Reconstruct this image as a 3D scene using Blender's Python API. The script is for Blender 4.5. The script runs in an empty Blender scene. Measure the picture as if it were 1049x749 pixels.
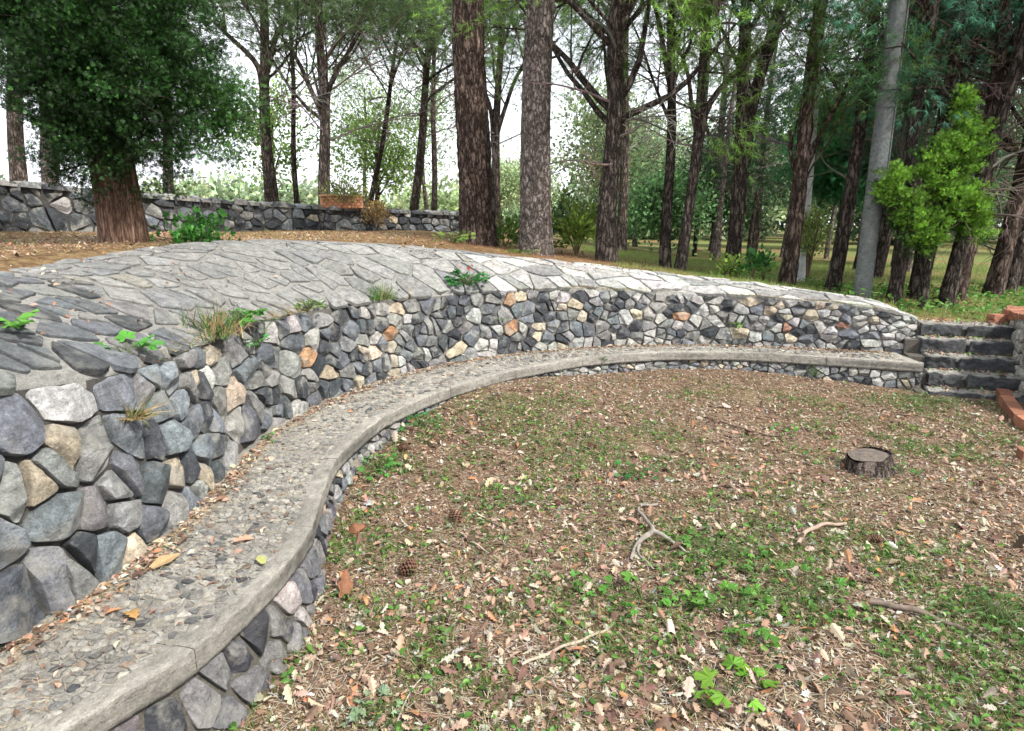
import bpy, math, random
import numpy as np
from mathutils import noise as mnoise, Vector
random.seed(7); RNG = np.random.default_rng(11)
SC = bpy.context.scene
COL = SC.collection
R = math.radians

# ------------------------------------------------------------------ camera, sky, sun, exposure
cam = bpy.data.cameras.new('camera'); camo = bpy.data.objects.new('camera', cam); COL.objects.link(camo)
camo.location = (0, 0, 1.75); camo.rotation_euler = (R(90 - 12.95), 0, 0)
cam.sensor_width = 36; cam.lens = 22.3; cam.clip_start = .05; cam.clip_end = 2000
SC.camera = camo
w = bpy.data.worlds.new('World'); SC.world = w; w.use_nodes = True
nt = w.node_tree; nt.nodes.clear()
SUN_EL, SUN_AZ = 50, 128          # sun behind the camera, to the right
wo = nt.nodes.new('ShaderNodeOutputWorld'); bg = nt.nodes.new('ShaderNodeBackground')
sk = nt.nodes.new('ShaderNodeTexSky'); sk.sky_type = 'NISHITA'; sk.sun_disc = False
sk.sun_elevation = R(SUN_EL); sk.sun_rotation = R(SUN_AZ); sk.dust_density = 3; sk.air_density = 1.2
tc = nt.nodes.new('ShaderNodeTexCoord'); nz = nt.nodes.new('ShaderNodeTexNoise'); nz.inputs['Scale'].default_value = 2.2
nz.inputs['Detail'].default_value = 6
rp = nt.nodes.new('ShaderNodeValToRGB'); rp.color_ramp.elements[0].position = .30; rp.color_ramp.elements[1].position = .50
rp.color_ramp.elements[0].color = (.55, .55, .55, 1)
mx = nt.nodes.new('ShaderNodeMix'); mx.data_type = 'RGBA'; mx.inputs[7].default_value = (10.5, 10.9, 11.6, 1)
bg.inputs['Strength'].default_value = .085
nt.links.new(tc.outputs['Generated'], nz.inputs['Vector']); nt.links.new(nz.outputs['Fac'], rp.inputs['Fac'])
nt.links.new(rp.outputs['Color'], mx.inputs[0]); nt.links.new(sk.outputs['Color'], mx.inputs[6])
nt.links.new(mx.outputs[2], bg.inputs['Color']); nt.links.new(bg.outputs['Background'], wo.inputs['Surface'])
sl = bpy.data.lights.new('sun', 'SUN'); sl.energy = 3.8; sl.angle = R(5); sl.color = (1, .955, .88)
so = bpy.data.objects.new('sun', sl); COL.objects.link(so)
so.rotation_euler = (R(90 - SUN_EL), 0, R(180 - SUN_AZ))
SC.view_settings.view_transform = 'Standard'; SC.view_settings.look = 'None'; SC.view_settings.gamma = 1
SC.view_settings.exposure = 1.18
SC.view_settings.use_curve_mapping = False
SC.cycles.max_bounces = 6; SC.cycles.transparent_max_bounces = 4; SC.cycles.use_denoising = True

# ------------------------------------------------------------------ helpers
def tag(o, label=None, cat=None, group=None, kind=None):
    if label: o['label'] = label
    if cat: o['category'] = cat
    if group: o['group'] = group
    if kind: o['kind'] = kind
    return o
def empty(name, loc, label, cat, group=None):
    o = bpy.data.objects.new(name, None); COL.objects.link(o); o.location = loc
    o.empty_display_size = .2
    return tag(o, label, cat, group)

class MB:
    """collects arrays of vertices and faces with a colour per vertex"""
    def __init__(s): s.v = []; s.c = []; s.f = {3: [], 4: []}; s.n = 0
    def add(s, V, F, c=(.5, .5, .5)):
        V = np.asarray(V, float).reshape(-1, 3); c = np.asarray(c, float)
        if c.ndim == 1: c = np.tile(c, (len(V), 1))
        s.v.append(V); s.c.append(c)
        for a in (F if isinstance(F, list) else [F]):
            a = np.asarray(a, int)
            if len(a): s.f[a.shape[1]].append(a + s.n)
        s.n += len(V)
    def build(s, name, mat, parent=None, smooth=False, origin=None):
        if not s.v: raise ValueError("empty " + name)
        V = np.concatenate(s.v); C = np.concatenate(s.c)
        if parent is not None: V = V - np.array(parent_loc(parent))
        elif origin is not None: V = V - np.array(origin)
        me = bpy.data.meshes.new(name)
        T = np.concatenate(s.f[3]) if s.f[3] else np.zeros((0, 3), int)
        Q = np.concatenate(s.f[4]) if s.f[4] else np.zeros((0, 4), int)
        me.vertices.add(len(V)); me.vertices.foreach_set('co', V.astype(np.float32).ravel())
        L = np.concatenate([T.ravel(), Q.ravel()])
        me.loops.add(len(L)); me.loops.foreach_set('vertex_index', L.astype(np.int32))
        st = np.concatenate([np.arange(len(T)) * 3, len(T) * 3 + np.arange(len(Q)) * 4])
        me.polygons.add(len(st)); me.polygons.foreach_set('loop_start', st.astype(np.int32))
        me.update(calc_edges=True)
        a = me.color_attributes.new('Col', 'FLOAT_COLOR', 'POINT')
        a.data.foreach_set('color', np.c_[C, np.ones(len(C))].astype(np.float32).ravel())
        me.polygons.foreach_set('use_smooth', np.full(len(st), smooth))
        me.materials.append(mat)
        o = bpy.data.objects.new(name, me); COL.objects.link(o)
        if parent is not None: o.parent = parent
        elif origin is not None: o.location = origin
        return o
def parent_loc(p):
    l = Vector(p.location)
    while p.parent: p = p.parent; l = l + p.location
    return tuple(l)

def nrm(a): return a / np.maximum(np.linalg.norm(a, axis=-1, keepdims=True), 1e-9)
def vnoise(x, y, seed=0):
    """smooth value noise on arrays, 0..1"""
    xi = np.floor(x).astype(int); yi = np.floor(y).astype(int); fx = x - xi; fy = y - yi
    fx = fx * fx * (3 - 2 * fx); fy = fy * fy * (3 - 2 * fy)
    def h(a, b):
        n = (a * 374761393 + b * 668265263 + seed * 1442695) & 0x7fffffff
        n = ((n ^ (n >> 13)) * 1274126177) & 0x7fffffff
        return ((n ^ (n >> 16)) & 0xffff) / 65535.
    return (h(xi, yi) * (1 - fx) + h(xi + 1, yi) * fx) * (1 - fy) + (h(xi, yi + 1) * (1 - fx) + h(xi + 1, yi + 1) * fx) * fy
def fbm(x, y, seed=0, o=3):
    t = 0; a = .5
    for k in range(o): t = t + a * (vnoise(x * 2 ** k, y * 2 ** k, seed + k) - .5) * 2; a *= .5
    return t
def grid_faces(a, b, closed=False):
    """faces of an a x b vertex grid; closed joins the last column to the first"""
    i, j = np.meshgrid(np.arange(a - 1), np.arange(b if closed else b - 1), indexing='ij')
    j2 = (j + 1) % b
    return np.stack([i * b + j, i * b + j2, (i + 1) * b + j2, (i + 1) * b + j], -1).reshape(-1, 4)
def tube(mb, P, rad, n=8, col=(.5, .5, .5), disp=None, cap=True):
    P = np.asarray(P, float); rad = np.asarray(rad, float); k = len(P)
    T = nrm(np.gradient(P, axis=0))
    u = np.zeros((k, 3)); ref = np.array([1., 0, 0]) if abs(T[0][0]) < .8 else np.array([0, 1., 0])
    u[0] = nrm(ref - T[0] * ref.dot(T[0]))
    for i in range(1, k): u[i] = nrm(u[i - 1] - T[i] * u[i - 1].dot(T[i]))
    v = np.cross(T, u)
    a = np.arange(n) / n * 2 * math.pi
    r = np.repeat(rad[:, None], n, 1)
    if disp is not None: r = r + disp(a[None, :] + 0 * r, P[:, 2:3] + 0 * r, r)
    V = P[:, None] + r[..., None] * (np.cos(a)[None, :, None] * u[:, None] + np.sin(a)[None, :, None] * v[:, None])
    V = V.reshape(-1, 3); F = grid_faces(k, n, True)
    if cap:
        V = np.vstack([V, P[-1] + T[-1] * rad[-1] * .3]); e = k * n; b = (k - 1) * n
        F = [F, np.array([[b + i, b + (i + 1) % n, e] for i in range(n)])]
    mb.add(V, F, col)
def eul(rx, ry, rz):
    cx, sx, cy, sy, cz, sz = np.cos(rx), np.sin(rx), np.cos(ry), np.sin(ry), np.cos(rz), np.sin(rz)
    return np.stack([np.stack([cz * cy, cz * sy * sx - sz * cx, cz * sy * cx + sz * sx], -1),
                     np.stack([sz * cy, sz * sy * sx + cz * cx, sz * sy * cx - cz * sx], -1),
                     np.stack([-sy, cy * sx, cy * cx], -1)], -2)
def frame(D, roll=None):
    """rotation matrices whose y axis is D"""
    D = nrm(np.asarray(D, float)); n = len(D)
    rnd = nrm(RNG.normal(size=(n, 3))) if roll is None else np.tile(roll, (n, 1))
    X = nrm(np.cross(D, rnd)); Z = np.cross(X, D)
    return np.stack([X, D, Z], -1)
def inst(mb, tmpl, P, M, S, C):
    """copies of a small leaf shape at many places"""
    V, F = tmpl; P = np.asarray(P, float); n = len(P)
    if n == 0: return
    S = np.asarray(S, float)
    S = np.stack([S, S, S], -1) if S.ndim == 1 else S
    X = np.einsum('nij,nmj->nmi', M, V[None] * S[:, None]) + P[:, None]
    off = (np.arange(n) * len(V))[:, None, None]
    mb.add(X.reshape(-1, 3), [(f[None] + off).reshape(-1, f.shape[1]) for f in F], np.repeat(C, len(V), 0))
def strip_tmpl(ys, ws, curl=.0, fold=.0):
    V = []
    for y, wd in zip(ys, ws):
        z = -curl * y * y
        V += [(-wd, y, z + fold * wd), (0, y, z), (wd, y, z + fold * wd)]
    k = len(ys); F = []
    for i in range(k - 1):
        a = i * 3; F += [(a, a + 1, a + 4, a + 3), (a + 1, a + 2, a + 5, a + 4)]
    return np.array(V, float), [np.array(F)]
OAK = strip_tmpl([0, .14, .28, .38, .5, .6, .74, .84, .95, 1], [.015, .03, .2, .11, .27, .16, .29, .17, .16, .02], .25, .35)
LEAF_S = strip_tmpl([0, .3, .65, 1], [.02, .24, .26, .02], .25, .5)
CHIP = strip_tmpl([0, .5, 1], [.12, .3, .05], .1, .2)
NEEDLE = (np.array([(-.012, 0, 0), (.012, 0, 0), (0, 1, -.08)]), [np.array([(0, 1, 2)])])
BLADE = (np.array([(-.03, 0, 0), (.03, 0, 0), (-.024, .45, -.06), (.024, .45, -.06), (0, 1, -.32)]), [np.array([(0, 1, 3, 2)]), np.array([(2, 3, 4)])])
DIAM = (np.array([(0, 0, 0), (.28, .5, .06), (0, 1, 0), (-.28, .5, .06)]), [np.array([(0, 1, 2, 3)])])
def spray():
    V = []; F = []
    for a, l, o in ((-.95, .5, .15), (-.5, .75, .1), (0, 1, 0), (.5, .75, .1), (.95, .5, .15), (-.3, .55, .45), (.35, .5, .5)):
        d = np.array([math.sin(a), math.cos(a), 0]); n = np.array([d[1], -d[0], 0]); k = len(V); b = np.array([0, o, 0])
        V += [b, b + d * l * .5 + n * .055 + [0, 0, .05], b + d * l + [0, 0, -.06], b + d * l * .5 - n * .055 + [0, 0, .05]]; F.append((k, k + 1, k + 2, k + 3))
    return np.array(V), [np.array(F)]
SPRAY = spray()
def lobed():
    a = np.linspace(-2.5, 2.5, 15); r = np.array([.55, .8, .5, .85, .9, .55, .95, 1.05, .95, .55, .9, .85, .5, .8, .55])
    V = [(0, 0, 0)] + [(math.sin(t) * q * .5, .4 + math.cos(t) * q * .5, -.12 * q * q + (.05 if i % 2 else -.03)) for i, (t, q) in enumerate(zip(a, r))]
    V[0] = (0, .3, .03)
    return np.array(V), [np.array([(0, i + 1, i + 2) for i in range(14)])]
LOBE = lobed()
def varc(base, n, dv=.25, dh=.06):
    """n colours scattered about base"""
    b = np.array(base, float); k = np.exp(RNG.normal(0, dv, (n, 1)))
    return np.clip(b * k * (1 + RNG.normal(0, dh, (n, 3))), .003, .95)
def mixc(choices, n, dv=.2):
    pal = np.array([c[:3] for c in choices]); p = np.array([c[3] for c in choices], float); p /= p.sum()
    b = pal[RNG.choice(len(pal), n, p=p)]
    return np.clip(b * np.exp(RNG.normal(0, dv, (n, 1))) * (1 + RNG.normal(0, .05, (n, 3))), .003, .36)

# ------------------------------------------------------------------ materials
def mat_base(name):
    m = bpy.data.materials.new(name); m.use_nodes = True; t = m.node_tree
    b = t.nodes['Principled BSDF']; return m, t, b
def add_noise(t, scale, detail=6, rough=.6, stretch=None):
    tc = t.nodes.new('ShaderNodeTexCoord'); mp = t.nodes.new('ShaderNodeMapping')
    mp.inputs['Scale'].default_value = stretch or (1, 1, 1)
    n = t.nodes.new('ShaderNodeTexNoise'); n.inputs['Scale'].default_value = scale
    n.inputs['Detail'].default_value = detail; n.inputs['Roughness'].default_value = rough
    t.links.new(tc.outputs['Object'], mp.inputs['Vector']); t.links.new(mp.outputs['Vector'], n.inputs['Vector'])
    return n
def ramp(t, src, stops):
    r = t.nodes.new('ShaderNodeValToRGB'); e = r.color_ramp.elements
    while len(e) > 1: e.remove(e[-1])
    e[0].position = stops[0][0]; e[0].color = (*stops[0][1], 1)
    for p, c in stops[1:]: q = e.new(p); q.color = (*c, 1)
    t.links.new(src, r.inputs['Fac']); return r.outputs['Color']
def mult(t, a, b, fac=1, mode='MULTIPLY'):
    m = t.nodes.new('ShaderNodeMix'); m.data_type = 'RGBA'; m.blend_type = mode; m.inputs[0].default_value = fac
    for s, i in ((a, 6), (b, 7)):
        if isinstance(s, tuple): m.inputs[i].default_value = (*s, 1)
        else: t.links.new(s, m.inputs[i])
    return m.outputs[2]
def bump(t, b, h, strength, dist, prev=None):
    n = t.nodes.new('ShaderNodeBump'); n.inputs['Strength'].default_value = strength; n.inputs['Distance'].default_value = dist
    t.links.new(h, n.inputs['Height'])
    if prev: t.links.new(prev, n.inputs['Normal'])
    t.links.new(n.outputs['Normal'], b.inputs['Normal']); return n.outputs['Normal']
def attr(t):
    a = t.nodes.new('ShaderNodeAttribute'); a.attribute_name = 'Col'; return a.outputs['Color']
def g3(v): return (v, v, v)
def stone_mat(name, lo=.42, hi=1.8, bs=.6, lichen=.0, sc=1.):
    m, t, b = mat_base(name)
    n1 = add_noise(t, 16 * sc, 14, .74); n2 = add_noise(t, 110 * sc, 8, .8); n3 = add_noise(t, 5 * sc, 9, .7)
    n4 = add_noise(t, 30 * sc, 12, .8, (1, .35, 1.6))
    c = mult(t, attr(t), ramp(t, n1.outputs['Fac'], [(.3, g3(lo)), (.5, g3(1)), (.68, g3(hi))]))
    c = mult(t, c, ramp(t, n2.outputs['Fac'], [(.33, g3(.55)), (.5, g3(1)), (.72, g3(1.45))]))
    c = mult(t, c, ramp(t, n4.outputs['Fac'], [(.36, g3(.5)), (.47, g3(1)), (.55, g3(1.02)), (.66, g3(1.5))]))
    if lichen:
        k = ramp(t, n3.outputs['Fac'], [(.52, g3(0)), (.62, g3(lichen))])
        mm = t.nodes.new('ShaderNodeMix'); mm.data_type = 'RGBA'; t.links.new(k, mm.inputs[0]); t.links.new(c, mm.inputs[6])
        mm.inputs[7].default_value = (.36, .35, .31, 1); c = mm.outputs[2]
    t.links.new(c, b.inputs['Base Color']); b.inputs['Roughness'].default_value = .82
    b.inputs['Specular IOR Level'].default_value = .35
    p = bump(t, b, n1.outputs['Fac'], bs, .04); p = bump(t, b, n4.outputs['Fac'], bs, .022, p); bump(t, b, n2.outputs['Fac'], bs, .007, p)
    return m
def plain_mat(name, rough=.8, trans=0., nsc=None, bs=.3, lo=.8, hi=1.2, dist=.004):
    m, t, b = mat_base(name); c = attr(t)
    if nsc:
        n = add_noise(t, nsc, 5); c = mult(t, c, ramp(t, n.outputs['Fac'], [(.3, g3(lo)), (.7, g3(hi))])); bump(t, b, n.outputs['Fac'], bs, dist)
    t.links.new(c, b.inputs['Base Color']); b.inputs['Roughness'].default_value = rough; b.inputs['Specular IOR Level'].default_value = .25
    if trans:
        tr = t.nodes.new('ShaderNodeBsdfTranslucent'); t.links.new(c, tr.inputs['Color'])
        ms = t.nodes.new('ShaderNodeMixShader'); ms.inputs[0].default_value = trans
        out = t.nodes['Material Output']
        t.links.new(b.outputs[0], ms.inputs[1]); t.links.new(tr.outputs[0], ms.inputs[2]); t.links.new(ms.outputs[0], out.inputs[0])
    return m
def bark_mat(name, dark, mid, light, sc=1., bs=1., zs=.28):
    m, t, b = mat_base(name)
    tcn = t.nodes.new('ShaderNodeTexCoord')
    def vor(scale, zsc, dist, seed):
        mp = t.nodes.new('ShaderNodeMapping'); mp.inputs['Scale'].default_value = (1, 1, zsc); mp.inputs['Location'].default_value = (seed, 0, seed)
        t.links.new(tcn.outputs['Object'], mp.inputs['Vector'])
        nd = t.nodes.new('ShaderNodeTexNoise'); nd.inputs['Scale'].default_value = scale * .7; nd.inputs['Detail'].default_value = 7; nd.inputs['Roughness'].default_value = .7
        t.links.new(mp.outputs['Vector'], nd.inputs['Vector'])
        ad = t.nodes.new('ShaderNodeMix'); ad.data_type = 'RGBA'; ad.blend_type = 'ADD'; ad.inputs[0].default_value = dist / scale
        t.links.new(mp.outputs['Vector'], ad.inputs[6]); t.links.new(nd.outputs['Color'], ad.inputs[7])
        vo = t.nodes.new('ShaderNodeTexVoronoi'); vo.feature = 'DISTANCE_TO_EDGE'; vo.inputs['Scale'].default_value = scale
        t.links.new(ad.outputs[2], vo.inputs['Vector']); return vo.outputs['Distance']
    v1 = vor(14 * sc, zs * .95, 3.4, 0); v2 = vor(36 * sc, zs * 1.5, 2.6, 3)
    n2 = add_noise(t, 60, 9, .75, (1, 1, .35)); n3 = add_noise(t, 2.5, 5, .6)
    c = ramp(t, v1, [(0, dark), (.10, mid), (.32, light)])
    c = mult(t, c, ramp(t, v2, [(0, g3(.55)), (.14, g3(1)), (.5, g3(1.15))]))
    c = mult(t, c, ramp(t, n2.outputs['Fac'], [(.3, g3(.5)), (.5, g3(1)), (.7, g3(1.5))]))
    c = mult(t, c, ramp(t, n3.outputs['Fac'], [(.3, g3(.6)), (.7, g3(1.35))]))
    t.links.new(c, b.inputs['Base Color']); b.inputs['Roughness'].default_value = .9; b.inputs['Specular IOR Level'].default_value = .2
    p = bump(t, b, ramp(t, v1, [(0, g3(0)), (.16, g3(.7)), (.4, g3(1))]), bs, .04); p = bump(t, b, ramp(t, v2, [(0, g3(0)), (.2, g3(1))]), bs * .6, .012, p); bump(t, b, n2.outputs['Fac'], .6, .01, p)
    return m
M = {}
M['stone'] = stone_mat('rubble_stone', bs=1., lichen=.6)
M['paving'] = stone_mat('paving_stone', .5, 1.6, .8, .3)
M['cobble'] = stone_mat('bench_cobble', .6, 1.5, .5, 0, 3)
M['block'] = stone_mat('basalt_block', .5, 1.6, .9, .12)
M['mortar'] = stone_mat('lime_mortar', .6, 1.3, .8, 0, 1.6)
M['cement'] = stone_mat('old_cement', .62, 1.3, .7, .25, 1.2)
M['brick'] = stone_mat('red_brick', .7, 1.25, .4, 0, 2)
M['leaf'] = plain_mat('green_leaf', .5, .4)
M['needle'] = plain_mat('pine_needle', .55, .4)
M['litter'] = plain_mat('dry_leaf', .75, .12, 60, .2)
M['wood'] = plain_mat('weathered_wood', .85, 0, 30, .5, .6, 1.35)
M['twig'] = plain_mat('twig_bark', .9, 0, 25, .5, .7, 1.3)
M['bark_red'] = bark_mat('red_brown_bark', (.022, .012, .009), (.11, .074, .058), (.25, .185, .152))
M['bark_grey'] = bark_mat('grey_plate_bark', (.05, .038, .032), (.19, .155, .135), (.36, .31, .285), 1.25, .8, .5)
M['bark_mid'] = bark_mat('brown_bark', (.022, .016, .013), (.115, .09, .076), (.26, .21, .18), 1.2)
M['bark_dark'] = bark_mat('dark_bark', (.012, .008, .006), (.072, .056, .046), (.18, .143, .12), 1.1)
M['bark_fibre'] = bark_mat('fibrous_cypress_bark', (.07, .04, .028), (.15, .09, .062), (.25, .16, .115), 1.5, .5, .09)
# ------------------------------------------------------------------ the lie of the land
def resamp(P, n, k=0):
    P = np.array(P, float); s = np.r_[0, np.cumsum(np.hypot(*np.diff(P[:, :2], axis=0).T))]
    t = np.linspace(0, s[-1], n); Q = np.stack([np.interp(t, s, P[:, i]) for i in range(P.shape[1])], 1)
    for _ in range(k):
        Z = Q.copy(); Z[1:-1] = (Q[:-2] + 2 * Q[1:-1] + Q[2:]) / 4; Q = Z
    return Q
# x, y of the wall foot on the bench; wall height; width of the paved slope; z of its crest
WP = [(-3.6, -.9, 1.0, 1.3, 1.56), (-2.75, 0, 1.0, 1.3, 1.56), (-2.2, .8, .97, 1.25, 1.55), (-1.93, 1.4, .94, 1.2, 1.54), (-1.77, 1.92, .88, 1.15, 1.52), (-1.65, 2.41, .80, 1.1, 1.5),
      (-1.62, 2.91, .75, 1.1, 1.48), (-1.67, 3.43, .73, 1.1, 1.46), (-1.72, 3.95, .72, 1.1, 1.46), (-1.70, 4.46, .73, 1.2, 1.5), (-1.57, 4.96, .72, 1.3, 1.53),
      (-1.38, 5.43, .71, 1.38, 1.56), (-1.13, 5.89, .69, 1.37, 1.54), (-.82, 6.30, .68, 1.29, 1.50), (-.44, 6.64, .68, 1.17, 1.44), (-.01, 6.92, .68, .97, 1.36),
      (.46, 7.14, .67, .82, 1.28), (.95, 7.28, .66, .72, 1.22), (1.46, 7.37, .63, .66, 1.15), (1.98, 7.42, .60, .58, 1.08), (2.49, 7.40, .58, .5, 1.02),
      (3.0, 7.29, .56, .45, .965), (3.5, 7.17, .53, .42, .91), (4.0, 7.04, .49, .38, .85), (4.45, 6.93, .42, .3, .76), (4.66, 7.0, .36, .22, .68), (4.78, 7.25, .3, .15, .63), (4.86, 7.6, .28, .12, .6)]
NW = 261
WR = resamp(WP, NW, 30)
SL = np.r_[0, np.cumsum(np.hypot(*np.diff(WR[:, :2], axis=0).T))]; LEN = SL[-1]
WT = nrm(np.gradient(WR[:, :2], axis=0)); WN = np.stack([-WT[:, 1], WT[:, 0]], 1)
def W_at(u):
    u = np.clip(u, 0, LEN); g = [np.interp(u, SL, WR[:, i]) for i in range(5)]
    n = nrm(np.stack([np.interp(u, SL, WN[:, 0]), np.interp(u, SL, WN[:, 1])], -1))
    return np.stack(g[:2], -1), n, g[2], g[3], g[4]
ZB = .30
BP = [(-3.0, -1.2), (-2.5, -.4), (-2.05, .35), (-1.7, .95), (-1.42, 1.4), (-1.26, 1.65), (-1.1, 1.9), (-1.02, 2.15), (-.95, 2.45), (-.96, 2.8), (-1.03, 3.15), (-1.09, 3.55), (-1.1, 3.95), (-1.04, 4.35), (-.93, 4.75),
      (-.75, 5.12), (-.5, 5.5), (-.2, 5.88), (.2, 6.29), (.65, 6.64), (1.2, 6.88), (1.75, 7.0), (2.3, 7.02), (2.85, 6.92), (3.4, 6.73), (3.95, 6.53), (4.28, 6.42)]
BR = resamp(BP, 241, 12)
BL_ = np.r_[0, np.cumsum(np.hypot(*np.diff(BR, axis=0).T))]; BLEN = BL_[-1]
BT = nrm(np.gradient(BR, axis=0)); BN = np.stack([BT[:, 1], -BT[:, 0]], 1)   # towards the court
def B_at(u):
    u = np.clip(u, 0, BLEN)
    return np.stack([np.interp(u, BL_, BR[:, 0]), np.interp(u, BL_, BR[:, 1])], -1), nrm(np.stack([np.interp(u, BL_, BN[:, 0]), np.interp(u, BL_, BN[:, 1])], -1))
def gz(x, y):
    """height of the court"""
    z = .2 * np.exp(-((x + .25) / 1.5) ** 2 - ((y - 5.8) / 1.5) ** 2) + .1 * np.exp(-((x - 2.3) / 1.3) ** 2 - ((y - 7) / 1.) ** 2)
    z = z - .05 * np.exp(-((x + .7) / .6) ** 2 - ((y - 1.8) / .8) ** 2)
    return z + .018 * fbm(x * 1.1, y * 1.1, 3) + .008 * fbm(x * 5, y * 5, 5, 2)
def zt(x, y):
    """height of the terrace"""
    z = np.interp(x, [-2, -1, .2, 1.3, 2.4, 3.5, 4.4, 5.5, 9, 20], [1.53, 1.44, 1.28, 1.15, 1.02, .91, .78, .72, .66, .5])
    z = np.where(y < 8.2, np.minimum(z, np.interp(x, [4.0, 4.5, 9], [9., .66 + 0, .62])), z)
    z = z + np.interp(x, [-8, -4], [.05, 0]) * np.clip((y - 6) / 3, 0, 1)
    rise = np.clip((y - 14) / 6, 0, 1) * np.clip((-x - 2) / 4, 0, 1)
    z = z + .62 * rise
    far = np.hypot(x, y)
    z = z + np.clip((far - 40) / 200, 0, 1) * .8
    return z + .03 * fbm(x * .6, y * .6, 8) + .012 * fbm(x * 4, y * 4, 9, 2)
LIM = [(LEN, 0)]
crest = WR[:, :2] + WN * (WR[:, 2] * .22 + WR[:, 3])[:, None]
edge = np.vstack([crest[:-8], [(4.75, 7.28), (5.62, 7.02), (5.5, 6.8), (5.2, 6.3), (5.12, 5.7), (5.25, 5.0), (5.5, 4.3), (6.0, 3.2), (6.8, 1.5), (7.5, -.5)]])
CC = np.array([1.5, 2.6])
ang = np.unwrap(np.arctan2(edge[:, 1] - CC[1], edge[:, 0] - CC[0])); rr = np.hypot(*(edge - CC).T)
o_ = np.argsort(ang); ang = ang[o_]; rr = rr[o_]
NA = 420; A = np.linspace(ang[0], ang[-1], NA)
r0 = np.interp(A, ang, rr) + .0
K = np.r_[np.linspace(-.12, 8, 90), np.geomspace(8.4, 115, 40)]
RR = r0[:, None] + K[None]
X = CC[0] + RR * np.cos(A)[:, None]; Y = CC[1] + RR * np.sin(A)[:, None]
Z = zt(X, Y); Z = Z + np.where(K < .1, -.07, 0)[None] * np.clip(1 - (K + .12) / .22, 0, 1)[None]
gm = np.clip((X - .8) / 1.6, .04, 1).ravel()[:, None] * np.ones(3)     # grass only right of the twin trunks
mb = MB(); mb.add(np.stack([X, Y, Z], -1), grid_faces(NA, len(K)), gm)
def ground_mat(name, cols, green, gs=1.2):
    m, t, b = mat_base(name)
    n1 = add_noise(t, 14, 10, .7); n2 = add_noise(t, 110, 6, .75); n3 = add_noise(t, gs, 6, .65)
    c = ramp(t, n1.outputs['Fac'], [(.32, cols[0]), (.48, cols[1]), (.6, cols[2]), (.72, cols[3])])
    c = mult(t, c, ramp(t, n2.outputs['Fac'], [(.35, g3(.45)), (.5, g3(1)), (.68, g3(1.6))]))
    k = ramp(t, n3.outputs['Fac'], [(.62 - green * .3, g3(0)), (.76 - green * .3, g3(green))])
    mm = t.nodes.new('ShaderNodeMix'); mm.data_type = 'RGBA'; k = mult(t, k, attr(t)); t.links.new(k, mm.inputs[0]); t.links.new(c, mm.inputs[6])
    g = ramp(t, n2.outputs['Fac'], [(.35, (.04, .065, .015)), (.6, (.13, .19, .05))]); t.links.new(g, mm.inputs[7])
    t.links.new(mm.outputs[2], b.inputs['Base Color']); b.inputs['Roughness'].default_value = .95; b.inputs['Specular IOR Level'].default_value = .1
    p = bump(t, b, n1.outputs['Fac'], .8, .03); bump(t, b, n2.outputs['Fac'], .8, .01, p)
    return m
M['soil'] = ground_mat('leaf_mould', [(.04, .027, .018), (.11, .07, .045), (.18, .125, .085), (.26, .19, .135)], .25)
M['floor'] = ground_mat('forest_floor', [(.06, .04, .02), (.14, .085, .045), (.2, .14, .07), (.26, .21, .12)], .75, .5)
tag(mb.build('terrace_ground', M['floor'], smooth=True), 'grassy terrace floor running back under the pines', None, None, 'structure')
# the court, one sheet out to where the terrace starts and on behind the camera
A2 = np.linspace(0, 2 * math.pi, 361)
r2 = np.where(True, np.interp(np.mod(A2, 2 * math.pi), np.mod(A, 2 * math.pi)[np.argsort(np.mod(A, 2 * math.pi))], r0[np.argsort(np.mod(A, 2 * math.pi))]), 0)
a_lo, a_hi = ang[0], ang[-1]
inside = np.array([any(a_lo <= a + k * 2 * math.pi <= a_hi for k in (-1, 0, 1)) for a in A2])
r2 = np.where(inside, r2 - .25, 120.)
q = np.linspace(0, 1, 120) ** 1.0
mb = MB(); RQ = r2[:, None] * q[None]; far = r2[:, None] > 100
RQ = np.where(far, 9 * q[None] + (120 - 9) * q[None] ** 12, RQ)
X = CC[0] + RQ * np.cos(A2)[:, None]; Y = CC[1] + RQ * np.sin(A2)[:, None]
mb.add(np.stack([X, Y, gz(X, Y)], -1), grid_faces(361, 120), (1, 1, 1))
tag(mb.build('court_ground', M['soil'], smooth=True), 'brown earth of the sunken court under fallen leaves', None, None, 'structure')

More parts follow.
